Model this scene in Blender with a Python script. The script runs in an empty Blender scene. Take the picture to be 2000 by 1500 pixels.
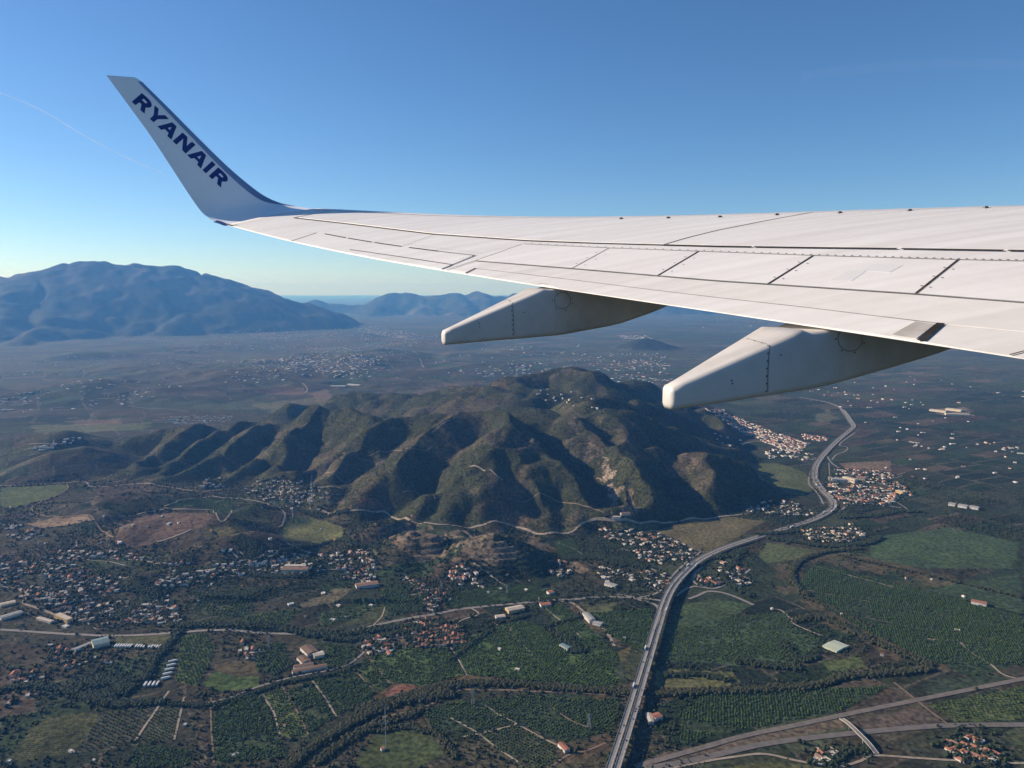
import bpy, bmesh, math, random
import numpy as np
from mathutils import Vector, Matrix
from mathutils.bvhtree import BVHTree
from mathutils.geometry import tessellate_polygon

# ------------------------------------------------------------------ camera, sky, sun, exposure
scene = bpy.context.scene
rng = np.random.default_rng(11)
random.seed(5)
R = math.radians
CAM_H = 700.0                       # metres above the plain
FPX = 1540.0                        # focal length in pixels of a 2000 px wide frame
PITCH = math.atan(185.0 / FPX)      # the camera looks a little down
cam = bpy.data.objects.new("camera", bpy.data.cameras.new("camera"))
scene.collection.objects.link(cam)
cam.data.sensor_width = 36.0
cam.data.lens = 36.0 * FPX / 2000.0
cam.data.clip_start = 0.05
cam.data.clip_end = 300000.0
cam.location = (0, 0, CAM_H)
cam.rotation_euler = (math.pi / 2 - PITCH, 0, 0)
scene.camera = cam

SUN_AZ = R(-73)                     # from the view direction (+Y) towards the left
SUN_EL = R(24)
world = bpy.data.worlds.new("World")
scene.world = world
world.use_nodes = True
wn = world.node_tree.nodes
sky = wn.new("ShaderNodeTexSky")
sky.sky_type = 'NISHITA'
sky.sun_disc = False
sky.sun_elevation = SUN_EL
sky.sun_rotation = SUN_AZ
sky.altitude = 700
sky.air_density = 0.82
sky.dust_density = 0.3
sky.ozone_density = 4.5
wn["Background"].inputs["Strength"].default_value = 0.094
hs_ = wn.new("ShaderNodeHueSaturation")                     # even colour grade of the whole sky
hs_.inputs["Saturation"].default_value = 1.1
world.node_tree.links.new(sky.outputs["Color"], hs_.inputs["Color"])
world.node_tree.links.new(hs_.outputs["Color"], wn["Background"].inputs["Color"])
sun_d = bpy.data.lights.new("sun", 'SUN')
sun_d.energy = 5.0
sun_d.angle = R(0.53)
sun_d.color = (1.0, 0.87, 0.73)
sun = bpy.data.objects.new("sun", sun_d)
scene.collection.objects.link(sun)
to_sun = Vector((math.sin(SUN_AZ) * math.cos(SUN_EL), math.cos(SUN_AZ) * math.cos(SUN_EL), math.sin(SUN_EL)))
sun.rotation_euler = (-to_sun).to_track_quat('-Z', 'Y').to_euler()
sun.location = to_sun * 50 + Vector((0, 0, CAM_H))
vs = scene.view_settings
vs.view_transform = 'Standard'
vs.look = 'None'
vs.gamma = 1.0
vs.use_curve_mapping = False
vs.exposure = 0.5
scene.cycles.use_denoising = True
scene.cycles.max_bounces = 5
scene.cycles.volume_bounces = 0
scene.cycles.use_adaptive_sampling = True
scene.cycles.adaptive_threshold = 0.02

# ------------------------------------------------------------------ helpers
COL = scene.collection


def lin(*c):
    return tuple(c) + (1.0,) if len(c) == 3 else tuple(c)


def rays(px, py):
    """Directions (unit forward depth) of photograph pixels, 2000 x 1500."""
    px = np.asarray(px, float); py = np.asarray(py, float)
    x = (px - 1000) / FPX
    u = (750 - py) / FPX
    return np.stack([x, math.cos(PITCH) + math.sin(PITCH) * u, -math.sin(PITCH) + math.cos(PITCH) * u], -1)


def tag(o, label=None, cat=None, group=None, kind=None):
    if label: o["label"] = label
    if cat: o["category"] = cat
    if group: o["group"] = group
    if kind: o["kind"] = kind
    return o


def empty(name, loc=(0, 0, 0), rz=0.0):
    o = bpy.data.objects.new(name, None)
    o.empty_display_size = 1.0
    o.location = loc
    o.rotation_euler = (0, 0, rz)
    COL.objects.link(o)
    return o


def mesh_obj(name, verts, faces, mat, parent=None, smooth=False):
    me = bpy.data.meshes.new(name)
    me.from_pydata([tuple(map(float, v)) for v in verts], [], [tuple(int(i) for i in f) for f in faces])
    me.update()
    if mat: me.materials.append(mat)
    if smooth:
        me.polygons.foreach_set("use_smooth", [True] * len(me.polygons))
    o = bpy.data.objects.new(name, me)
    COL.objects.link(o)
    if parent: o.parent = parent
    return o


def np_mesh(name, V, Q, mat, smooth=True, color=None, parent=None):
    """Fast mesh from arrays; Q is (n,4) or (n,3)."""
    me = bpy.data.meshes.new(name)
    k = Q.shape[1]
    me.vertices.add(len(V)); me.vertices.foreach_set("co", np.ascontiguousarray(V, np.float32).ravel())
    me.loops.add(Q.size); me.loops.foreach_set("vertex_index", np.ascontiguousarray(Q, np.int32).ravel())
    me.polygons.add(len(Q))
    me.polygons.foreach_set("loop_start", np.arange(0, Q.size, k, dtype=np.int32))
    me.polygons.foreach_set("loop_total", np.full(len(Q), k, np.int32))
    me.polygons.foreach_set("use_smooth", np.full(len(Q), smooth, bool))
    me.update(calc_edges=True)
    if color is not None:
        a = me.color_attributes.new("land", 'FLOAT_COLOR', 'POINT')
        c = np.ones((len(V), 4), np.float32); c[:, :3] = color
        a.data.foreach_set("color", c.ravel())
    me.materials.append(mat)
    o = bpy.data.objects.new(name, me)
    COL.objects.link(o)
    if parent: o.parent = parent
    return o


def grid_faces(nu, nv, flip=False):
    i, j = np.meshgrid(np.arange(nu - 1), np.arange(nv - 1), indexing='ij')
    a = (i * nv + j).ravel(); b = a + 1; c = a + nv + 1; d = a + nv
    q = np.stack([a, b, c, d], 1)
    return q[:, ::-1] if flip else q


_tab = np.random.default_rng(3).random((256, 256))


def vnoise(x, y):
    xi = np.floor(x).astype(np.int64); yi = np.floor(y).astype(np.int64)
    fx = x - xi; fy = y - yi
    fx = fx * fx * fx * (fx * (fx * 6 - 15) + 10); fy = fy * fy * fy * (fy * (fy * 6 - 15) + 10)
    x0 = xi & 255; x1 = (xi + 1) & 255; y0 = yi & 255; y1 = (yi + 1) & 255
    a = _tab[x0, y0] * (1 - fx) + _tab[x1, y0] * fx
    b = _tab[x0, y1] * (1 - fx) + _tab[x1, y1] * fx
    return (a * (1 - fy) + b * fy) * 2 - 1


def fbm(x, y, wl, octs=4, gain=0.5, off=0.0):
    s = 0; a = 1.0; n = 0
    for k in range(octs):
        c, sn = math.cos(0.6 * k + .3), math.sin(0.6 * k + .3)
        X = (c * x - sn * y) / wl + 17.3 * k + off; Y = (sn * x + c * y) / wl - 9.1 * k + off * 1.7
        s = s + a * vnoise(X, Y); n += a; a *= gain; wl *= 0.5
    return s / n


def sstep(a, b, x):
    t = np.clip((x - a) / (b - a), 0, 1)
    return t * t * (3 - 2 * t)


def node_mat(name, build, rough=0.6, spec=0.3, metal=0.0):
    m = bpy.data.materials.new(name)
    m.use_nodes = True
    nt = m.node_tree
    b = nt.nodes["Principled BSDF"]
    b.inputs["Roughness"].default_value = rough
    b.inputs["Specular IOR Level"].default_value = spec
    b.inputs["Metallic"].default_value = metal
    build(nt, b)
    return m


def noise_mix(nt, b, c1, c2, scale, detail=4.0, coord="Object", lo=0.35, hi=0.65, stretch=None, bump=0.0, bump_dist=0.1):
    tc = nt.nodes.new("ShaderNodeTexCoord")
    src = tc.outputs[coord]
    if stretch:
        mp = nt.nodes.new("ShaderNodeMapping"); mp.inputs["Scale"].default_value = stretch
        nt.links.new(src, mp.inputs[0]); src = mp.outputs[0]
    n = nt.nodes.new("ShaderNodeTexNoise"); n.inputs["Scale"].default_value = scale; n.inputs["Detail"].default_value = detail
    nt.links.new(src, n.inputs["Vector"])
    r = nt.nodes.new("ShaderNodeMapRange"); r.inputs[1].default_value = lo; r.inputs[2].default_value = hi
    nt.links.new(n.outputs[0], r.inputs[0])
    mx = nt.nodes.new("ShaderNodeMix"); mx.data_type = 'RGBA'
    nt.links.new(r.outputs[0], mx.inputs[0])
    mx.inputs[6].default_value = lin(*c1); mx.inputs[7].default_value = lin(*c2)
    nt.links.new(mx.outputs[2], b.inputs["Base Color"])
    if bump:
        bp = nt.nodes.new("ShaderNodeBump"); bp.inputs["Strength"].default_value = bump; bp.inputs["Distance"].default_value = bump_dist
        nt.links.new(n.outputs[0], bp.inputs["Height"]); nt.links.new(bp.outputs[0], b.inputs["Normal"])
    return mx


def simple(name, c1, c2=None, scale=0.3, rough=0.8, spec=0.2, metal=0.0, coord="Object"):
    c2 = c2 or tuple(v * 0.8 for v in c1)
    return node_mat(name, lambda nt, b: noise_mix(nt, b, c1, c2, scale, coord=coord), rough, spec, metal)

# ------------------------------------------------------------------ terrain heights (world metres, plain at z = 0)
def pix_at_z(px, py, z):
    d = rays(px, py)
    k = (z - CAM_H) / d[..., 2]
    return np.array([d[..., 0] * k, d[..., 1] * k]).T


def pix_at_dist(px, py, dist):
    """World point on a pixel's ray at a horizontal distance."""
    d = rays(px, py)
    k = dist / np.hypot(d[..., 0], d[..., 1])
    return np.array([d[..., 0] * k, d[..., 1] * k, CAM_H + d[..., 2] * k]).T


def zf(py):
    return 25 + 1.09 * (1025 - py)


def zl(py):
    return 20 + 1.35 * (930 - py)


HILL_RIDGES = [  # crest lines of the central hill: (px, py, height)
    # main crest of the front block, right to left
    ([(1530, 962, 14), (1490, 935, 52), (1440, 906, 92), (1395, 888, 125), (1340, 874, 158), (1290, 862, 180), (1247, 856, 198),
      (1200, 838, 222), (1139, 809, 256), (1090, 800, 262), (1030, 790, 268), (960, 786, 276), (897, 783, 290), (850, 792, 272),
      (792, 799, 258), (740, 800, 250), (690, 797, 246), (640, 794, 236), (600, 795, 220), (540, 806, 190), (480, 815, 158), (400, 828, 130), (330, 842, 90), (250, 858, 60), (205, 868, 30)], 1.0, 38),
    # left spurs
    ([(395, 829, 132), (340, 868, 100), (290, 895, 62), (243, 920, 25)], 0.70, 39),
    ([(470, 818, 155), (440, 855, 122), (390, 885, 82), (330, 915, 40), (290, 930, 20)], 0.73, 36),
    ([(540, 806, 190), (525, 826, 166), (470, 865, 110), (388, 905, 52), (300, 937, 16)], 0.77, 31),
    ([(600, 795, 220), (590, 835, 165), (556, 858, 122), (505, 895, 76), (451, 924, 36), (400, 945, 16)], 0.77, 31),
    ([(640, 794, 236), (650, 835, 182), (620, 870, 130), (585, 905, 78), (560, 935, 40)], 0.77, 31),
    ([(792, 799, 258), (705, 820, 216), (655, 842, 180), (607, 868, 136), (575, 890, 102)], 0.73, 36),
    # middle
    ([(870, 800, 270), (845, 813, 250), (800, 838, 212), (770, 858, 178), (735, 872, 155)], 0.73, 44),
    ([(897, 783, 290), (887, 822, 240), (815, 838, 214), (740, 857, 180), (673, 885, 132), (630, 912, 92), (600, 940, 52)], 0.70, 39),
    ([(1058, 792, 268), (1035, 815, 228), (1013, 836, 190), (985, 850, 172)], 0.70, 36),
    ([(985, 815, 240), (950, 833, 216), (915, 852, 190), (890, 876, 150)], 0.77, 44),
    ([(990, 842, 204), (970, 860, 186), (932, 897, 138), (900, 925, 110)], 0.70, 36),
    ([(845, 868, 172), (800, 892, 142), (775, 908, 116), (745, 930, 92), (715, 955, 66), (690, 985, 40)], 0.73, 44),
    ([(725, 885, 136), (690, 915, 96), (655, 950, 62), (640, 975, 38)], 0.70, 31),
    # front dome with spurs
    ([(1100, 858, 205), (1060, 864, 195), (1037, 869, 186), (990, 884, 164), (932, 899, 140), (900, 918, 118), (870, 945, 88), (845, 970, 66), (815, 1005, 36)], 0.73, 39),
    ([(1037, 869, 186), (1000, 900, 150), (950, 932, 112), (905, 965, 76), (870, 1005, 38)], 0.70, 44),
    ([(1010, 890, 160), (981, 918, 132), (962, 950, 98), (950, 985, 60), (958, 1016, 30)], 0.73, 39),
    ([(1037, 880, 176), (1030, 911, 140), (1042, 950, 98), (1060, 990, 58), (1080, 1032, 20)], 0.77, 34),
    ([(1080, 880, 172), (1090, 920, 128), (1105, 960, 85), (1120, 1005, 38), (1128, 1030, 18)], 0.77, 39),
    # right block
    ([(1139, 809, 256), (1125, 832, 228), (1080, 850, 205)], 0.70, 44),
    ([(1118, 834, 226), (1140, 862, 196), (1160, 886, 168), (1140, 905, 142), (1121, 922, 118)], 0.84, 31),
    ([(1247, 856, 198), (1205, 868, 190), (1177, 884, 178), (1180, 920, 140), (1195, 962, 88), (1209, 1004, 38)], 1.0, 38),
    ([(1225, 862, 190), (1235, 900, 146), (1245, 950, 88), (1252, 998, 36)], 0.84, 36),
    ([(1290, 862, 180), (1300, 900, 136), (1315, 950, 78), (1330, 992, 30)], 0.84, 36),
    ([(1340, 874, 158), (1350, 895, 138), (1368, 935, 84), (1395, 985, 26)], 0.87, 31),
    ([(1400, 890, 122), (1425, 925, 76), (1455, 972, 24)], 0.84, 36),
    # behind, right side
    ([(1139, 809, 256), (1180, 799, 246), (1225, 812, 216), (1260, 826, 190), (1310, 838, 156), (1360, 850, 112), (1420, 868, 58), (1465, 892, 14)], 0.70, 49),
    ([(1150, 790, 246), (1210, 775, 232), (1270, 790, 180), (1330, 806, 118), (1385, 822, 55), (1420, 832, 16)], 0.60, 49),
    # rear massif
    ([(930, 770, 190), (985, 742, 250), (1040, 730, 284), (1095, 719, 308), (1150, 713, 322), (1190, 718, 314), (1225, 733, 272), (1262, 752, 214), (1300, 772, 150), (1345, 784, 90), (1395, 798, 30)], .55, 90),
    ([(1190, 718, 314), (1178, 740, 272), (1160, 765, 232), (1150, 790, 246)], 0.70, 60),
    ([(1010, 765, 220), (1040, 752, 246), (1075, 744, 258), (1110, 752, 238), (1140, 766, 210)], 0.70, 49),
    ([(1020, 775, 205), (980, 768, 216), (950, 752, 238), (905, 748, 232), (860, 752, 205), (810, 764, 168), (770, 776, 130)], 0.53, 60),
    ([(830, 770, 150), (760, 768, 150), (690, 776, 120), (620, 788, 92), (570, 800, 70)], 0.50, 60),
]
VALLEYS = [  # creases between the spurs: (px, py, floor height)
    ([(650, 812, 178), (632, 845, 128), (618, 875, 88), (604, 902, 52), (590, 930, 26)], 0.59, 14),
    ([(566, 822, 140), (545, 845, 102), (515, 878, 64), (470, 915, 30), (430, 940, 14)], 0.57, 10),
    ([(508, 822, 128), (480, 845, 96), (430, 880, 58), (370, 915, 24), (330, 932, 12)], 0.57, 10),
    ([(440, 828, 116), (400, 860, 76), (345, 895, 40), (300, 918, 18)], 0.52, 10),
    ([(700, 838, 170), (678, 862, 126), (650, 892, 88), (618, 925, 50), (600, 950, 24)], 0.57, 12),
    ([(940, 858, 158), (912, 880, 128), (890, 905, 98), (868, 932, 70), (848, 958, 46), (832, 985, 26)], 0.59, 12),
    ([(800, 858, 150), (760, 885, 118), (722, 915, 82), (690, 945, 52), (668, 975, 28)], 0.48, 12),
    ([(1000, 832, 182), (1040, 852, 160), (1085, 880, 134), (1120, 908, 106), (1148, 940, 74), (1178, 972, 44), (1200, 1002, 20)], 0.57, 14),
    ([(1000, 925, 112), (1012, 955, 80), (1030, 985, 50), (1048, 1015, 24)], 0.57, 9),
    ([(1062, 905, 128), (1070, 940, 90), (1084, 980, 50), (1100, 1020, 20)], 0.52, 9),
    ([(925, 795, 246), (955, 808, 218), (982, 822, 196), (1000, 832, 182)], 0.57, 12),
    ([(1262, 876, 150), (1285, 905, 108), (1300, 945, 62), (1312, 985, 26)], 0.57, 10),
    ([(1205, 880, 156), (1212, 920, 110), (1222, 965, 60), (1232, 1000, 24)], 0.59, 9),
    ([(1320, 885, 126), (1332, 920, 84), (1350, 960, 44), (1362, 990, 18)], 0.57, 10),
    ([(1160, 830, 200), (1190, 852, 172), (1200, 870, 160)], 0.52, 10),
    ([(800, 778, 120), (880, 776, 168), (960, 780, 190), (1040, 782, 200), (1120, 788, 196), (1180, 790, 186), (1240, 800, 150), (1310, 818, 90), (1380, 842, 30)], 0.48, 19),
    ([(1060, 765, 206), (1110, 772, 200), (1160, 780, 190)], 0.48, 19),
    ([(1205, 760, 190), (1240, 778, 150), (1290, 795, 104), (1340, 812, 54)], 0.48, 19),
    ([(770, 815, 196), (740, 835, 170), (712, 852, 146)], 0.52, 12),
    ([(850, 835, 188), (815, 855, 160), (790, 872, 142)], 0.52, 12),
]
LOW_RIDGES = [  # foothills and knolls
    ([(0, 862, 62), (60, 848, 84), (122, 842, 98), (180, 855, 68), (225, 880, 24)], .38, 40),
    ([(0, 930, 20), (60, 905, 48), (110, 880, 80), (165, 873, 84), (215, 892, 44), (245, 905, 18)], .42, 30),
    ([(150, 992, 22), (200, 975, 40), (260, 962, 48), (330, 968, 34), (370, 985, 16)], .35, 20),
    ([(90, 985, 14), (160, 985, 34), (210, 1000, 26)], .35, 18),
    ([(215, 1050, 22), (270, 1020, 48), (340, 1003, 62), (420, 1006, 66), (455, 1015, 58), (470, 1035, 34)], .42, 26),
    ([(390, 1068, 36), (440, 1048, 58), (490, 1040, 62), (530, 1060, 34)], .45, 24),
    ([(460, 1000, 40), (500, 985, 52), (540, 1000, 34)], .4, 20),
    ([(300, 1085, 22), (360, 1075, 36), (430, 1088, 26)], .35, 22),
    ([(690, 1050, 26), (735, 1022, 52), (775, 1018, 46)], .42, 18),
    ([(770, 1060, 40), (800, 1040, 62), (835, 1045, 56), (870, 1062, 34)], .5, 26),
    ([(890, 1080, 30), (925, 1050, 66), (960, 1042, 74), (990, 1058, 58), (1020, 1085, 24)], .5, 26),
    ([(850, 1020, 42), (880, 1035, 40), (905, 1050, 40)], .4, 20),
    ([(560, 1110, 16), (600, 1098, 26), (650, 1106, 16)], .3, 20),
    ([(455, 1270, 8), (500, 1250, 20), (540, 1262, 18), (590, 1275, 14), (640, 1280, 8)], .3, 25),
    ([(390, 1290, 8), (420, 1265, 18), (470, 1275, 10)], .25, 25),
    ([(60, 1310, 8), (160, 1290, 18), (260, 1310, 10)], .2, 30),
    ([(330, 1200, 8), (420, 1180, 20), (520, 1195, 14)], .2, 40),
    ([(250, 1140, 10), (300, 1120, 24), (360, 1110, 24), (440, 1120, 14)], .3, 25),
    ([(620, 1195, 8), (700, 1180, 16), (790, 1195, 8)], .2, 40),
]


def seg_poly_height(x, y, P, Z, slope, w):
    best = np.full(x.shape, -1e9)
    for k in range(len(P) - 1):
        ax, ay = P[k]; bx, by = P[k + 1]
        dx, dy = bx - ax, by - ay
        L2 = dx * dx + dy * dy + 1e-6
        t = np.clip(((x - ax) * dx + (y - ay) * dy) / L2, 0, 1)
        d = np.hypot(x - (ax + t * dx), y - (ay + t * dy))
        h = Z[k] + (Z[k + 1] - Z[k]) * t - slope * (np.sqrt(d * d + w * w) - w)
        np.maximum(best, h, out=best)
    return best


def prep(rl):
    out = []
    for pts, slope, w in rl:
        a = np.array(pts, float)
        out.append((pix_at_z(a[:, 0], a[:, 1], a[:, 2]), a[:, 2], slope, w))
    return out


HR = prep(HILL_RIDGES); VR = prep(VALLEYS); LR = prep(LOW_RIDGES)
allp = np.concatenate([p for p, *_ in HR])
HB = (allp[:, 0].min() - 700, allp[:, 0].max() + 700, allp[:, 1].min() - 500, allp[:, 1].max() + 900)


def prep_far(pts, dist, slope, w):
    a = np.array(pts, float)
    dd = a[:, 2] if a.shape[1] > 2 else np.full(len(a), dist)
    P = pix_at_dist(a[:, 0], a[:, 1], dd)
    return (P[:, :2], P[:, 2], slope, w)


M1 = [prep_far([(-420, 575), (-300, 560), (-150, 556), (0, 540), (55, 530), (98, 521), (112, 526), (150, 519), (190, 516), (215, 519), (270, 518), (330, 521), (362, 528), (395, 526),
                (430, 536), (470, 552), (500, 567), (545, 583), (590, 600), (640, 618), (690, 640)], 16000, .40, 150),
      prep_far([(270, 518, 16000), (262, 545, 15200), (235, 580, 14400), (215, 620, 13700)], 0, .42, 90),
      prep_far([(190, 516, 16000), (150, 560, 15100), (110, 600, 14000), (70, 640, 12800), (20, 668, 11600)], 0, .40, 100),
      prep_far([(98, 522, 16000), (60, 565, 15000), (10, 600, 13800), (-60, 640, 12400)], 0, .40, 100),
      prep_far([(362, 528, 16000), (370, 560, 15200), (350, 600, 14200), (330, 635, 13200)], 0, .38, 120),
      prep_far([(450, 548, 16000), (480, 585, 15200), (500, 620, 14200)], 0, .38, 120)]
M2 = [prep_far([(560, 600), (620, 590), (660, 594), (700, 592), (735, 584), (757, 577), (790, 573), (822, 580), (850, 574), (880, 568), (905, 574), (930, 570), (965, 580), (1010, 575),
                (1100, 580), (1250, 577), (1400, 588), (1600, 582), (1800, 592), (2000, 588), (2250, 590)], 24000, .36, 200),
      prep_far([(757, 577, 24000), (740, 595, 22400), (730, 612, 21000)], 0, .38, 140),
      prep_far([(822, 580, 24000), (835, 600, 22300), (830, 618, 20600)], 0, .38, 140),
      prep_far([(880, 568, 24000), (900, 592, 22300), (895, 612, 20600)], 0, .38, 140),
      prep_far([(930, 570, 24000), (955, 595, 22300), (965, 615, 20600)], 0, .38, 140)]
M3 = [prep_far([(600, 592), (640, 588), (690, 590), (760, 592), (850, 595)], 36000, .3, 300)]
KN = [prep_far([(1215, 682, 9400), (1240, 670, 9400), (1262, 661, 9400), (1285, 672, 9400), (1310, 684, 9400)], 0, .34, 60)]


def smax(a, b, k):
    m = np.maximum(a, b)
    return m + k * np.log1p(np.exp(-np.abs(a - b) / k))


def base_height(x, y):
    r = np.hypot(x, y)
    b = 3.0 * fbm(x, y, 500, 3) + 2
    left = sstep(100, -500, x) * sstep(1000, 1400, r) * sstep(3600, 2400, r)
    b = b + left * 9 * (fbm(x, y, 260, 4, off=3) + .2)
    roll = sstep(4200, 6000, r) * sstep(11500, 9000, r) * sstep(600, -900, x)
    b = b + roll * 130 * np.maximum(fbm(x, y, 1300, 5, off=8) + .08, -.1)
    far = sstep(6000, 12000, r)
    b = b + far * 18 * fbm(x, y, 1800, 3, off=5)
    return b


def heights(x, y):
    b = base_height(x, y)
    kind = np.zeros(x.shape, np.int8)
    r = np.hypot(x, y)
    # near hills
    m = (x > HB[0]) & (x < HB[1]) & (y > HB[2]) & (y < HB[3])
    if m.any():
        X, Y = x[m], y[m]
        wx = X + 14 * fbm(X, Y, 130, 3, off=1); wy = Y + 14 * fbm(X, Y, 130, 3, off=2)
        acc = np.zeros(X.shape); hb = b[m]
        top = np.full(X.shape, -1e9)
        K = 5.0
        hs = []
        for P, Z, s, w in HR:
            h = seg_poly_height(wx, wy, P, Z, s, w); hs.append(h); np.maximum(top, h, out=top)
        for h in hs: acc += np.exp((h - top) / K)
        hh = top + K * np.log(acc)
        vy = np.full(X.shape, 1e9)
        for P, Z, s, w in VR:
            vy = np.minimum(vy, -seg_poly_height(wx, wy, P, -Z, s, w))
        hh = -smax(-hh, -vy, 5.0)
        gx = X + 30 * fbm(X, Y, 200, 2, off=14); gy = Y + 30 * fbm(X, Y, 200, 2, off=15)
        gul = 5 * np.exp(-(fbm(gx, gy, 230, 3, off=6) / .10) ** 2) + 3 * np.exp(-(fbm(gx, gy, 110, 3, off=16) / .12) ** 2)
        bil = np.sqrt(fbm(gx, gy, 300, 2, .45, off=26) ** 2 + .0016); bi2 = np.sqrt(fbm(gx, gy, 150, 2, .5, off=27) ** 2 + .0016)
        hh = hh + (2.2 * fbm(X, Y, 50, 4, off=4) + 62 * (bil - .2) + 26 * (bi2 - .2) - .4 * gul) * sstep(20, 80, hh)
        ll = np.full(X.shape, -1e9)
        for P, Z, s, w in LR:
            ll = np.maximum(ll, seg_poly_height(wx, wy, P, Z, s, w))
        ll = ll + 3 * fbm(X, Y, 70, 3, off=9)
        # quarry terraces cut into two knolls
        q = pix_at_z(np.array([815, 945]), np.array([1050, 1060]), 45.0)
        qm = np.maximum(sstep(230, 120, np.hypot(X - q[0, 0], (Y - q[0, 1]) * 1.0)), sstep(230, 120, np.hypot(X - q[1, 0], (Y - q[1, 1]) * 1.0)))
        st = 9.0; fr = ll / st; fl = np.floor(fr); ll = ll * (1 - qm) + qm * st * (fl + sstep(.55, .95, fr - fl))
        g = smax(hb, ll, 3.0)
        res = smax(g, hh, 5.0)
        b[m] = res
        kk = kind[m]; kk[hh > g + 3] = 1; kind[m] = kk
    for arr, code, rmin, rmax in ((M1, 2, 8000, 23000), (M2, 3, 15000, 40000), (M3, 4, 28000, 50000), (KN, 5, 8000, 11000)):
        m = (r > rmin) & (r < rmax) & (y > 0)
        if m.any():
            X, Y = x[m], y[m]
            sc = 1.0 if code != 5 else .15
            wx = X + 260 * sc * fbm(X, Y, 1500 * sc, 3, off=1); wy = Y + 260 * sc * fbm(X, Y, 1500 * sc, 3, off=2)
            t = np.full(X.shape, -1e9)
            for P, Z, s, w in arr: t = np.maximum(t, seg_poly_height(wx, wy, P, Z, s, w))
            if code == 2 or code == 3:
                t = t - 150 * np.abs(fbm(X, Y, 1900, 5, .6, off=7)) - 60 * np.exp(-(fbm(X, Y, 1300, 3, off=18) / .10) ** 2) + 45 + 70 * fbm(X, Y, 800, 4, .6, off=19)
            h2 = smax(b[m], t, 12.0)
            kk = kind[m]; kk[t > b[m] + 12] = code; kind[m] = kk
            b[m] = h2
    return b, kind


# polar sheet round the camera's foot: only the spacing of vertices is polar
def _axis():
    fine = np.linspace(R(-41), R(41), 860)
    coarse = np.concatenate([np.linspace(R(41), R(319), 40)[1:-1]])
    return np.concatenate([fine, coarse])


TH = _axis()
NF = 860
RR = np.concatenate([[2, 250, 600, 850], np.linspace(950, 2050, 235)[:-1], np.linspace(2050, 4400, 345)[:-1], np.linspace(4400, 9000, 170)[:-1],
                     np.linspace(9000, 17500, 130)[:-1], np.linspace(17500, 26000, 45)[:-1], np.geomspace(26000, 95000, 14)])
NR = len(RR)
GX = RR[:, None] * np.sin(TH)[None, :]
GY = RR[:, None] * np.cos(TH)[None, :]
GZ, GK = heights(GX.ravel().copy(), GY.ravel().copy())
GZ = GZ.reshape(GX.shape); GK = GK.reshape(GX.shape)


def ground_z(x, y):
    x = np.asarray(x, float); y = np.asarray(y, float)
    r = np.hypot(x, y); th = np.arctan2(x, y)
    c = np.clip((th - TH[0]) / (TH[1] - TH[0]), 0, NF - 1.001)
    ci = c.astype(int); cf = c - ci
    ri = np.clip(np.searchsorted(RR, r) - 1, 0, NR - 2)
    rf = np.clip((r - RR[ri]) / (RR[ri + 1] - RR[ri]), 0, 1)
    a = GZ[ri, ci] * (1 - cf) + GZ[ri, ci + 1] * cf
    b = GZ[ri + 1, ci] * (1 - cf) + GZ[ri + 1, ci + 1] * cf
    return a * (1 - rf) + b * rf


def G(px, py):
    """Where the sight line of a photograph pixel meets the ground."""
    px = np.atleast_1d(np.asarray(px, float)); py = np.atleast_1d(np.asarray(py, float))
    d = rays(px, py)
    hz = np.hypot(d[:, 0], d[:, 1])
    th = np.arctan2(d[:, 0], d[:, 1]); sl = d[:, 2] / hz
    c = np.clip((th - TH[0]) / (TH[1] - TH[0]), 0, NF - 1.001)
    ci = c.astype(int); cf = c - ci
    out = np.zeros((len(px), 3))
    for i in range(len(px)):
        col = GZ[:, ci[i]] * (1 - cf[i]) + GZ[:, ci[i] + 1] * cf[i]
        dz = CAM_H + RR * sl[i] - col
        k = np.argmax(dz < 0)
        if dz[k] >= 0: k = NR - 1
        k = max(k, 1)
        a, b = dz[k - 1], dz[k]
        r = RR[k - 1] + (RR[k] - RR[k - 1]) * (a / (a - b) if a != b else 0)
        x, y = r * math.sin(th[i]), r * math.cos(th[i])
        out[i] = (x, y, CAM_H + r * sl[i])
    return out


def world_poly(pix, step=60):
    a = np.array(pix, float)
    pts = []
    for k in range(len(a)):
        p, q = a[k], a[(k + 1) % len(a)]
        n = max(1, int(np.hypot(*(q - p)) / step))
        for j in range(n): pts.append(p + (q - p) * j / n)
    pts = np.array(pts)
    return G(pts[:, 0], pts[:, 1])[:, :2]


def inside(x, y, poly):
    res = np.zeros(x.shape, bool)
    lo = poly.min(0); hi = poly.max(0)
    m = (x >= lo[0]) & (x <= hi[0]) & (y >= lo[1]) & (y <= hi[1])
    if not m.any(): return res
    X, Y = x[m], y[m]
    r = np.zeros(X.shape, bool)
    n = len(poly); j = n - 1
    for i in range(n):
        xi, yi = poly[i]; xj, yj = poly[j]
        if yi != yj:
            r ^= ((yi > Y) != (yj > Y)) & (X < (xj - xi) * (Y - yi) / (yj - yi) + xi)
        j = i
    res[m] = r
    return res

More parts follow.
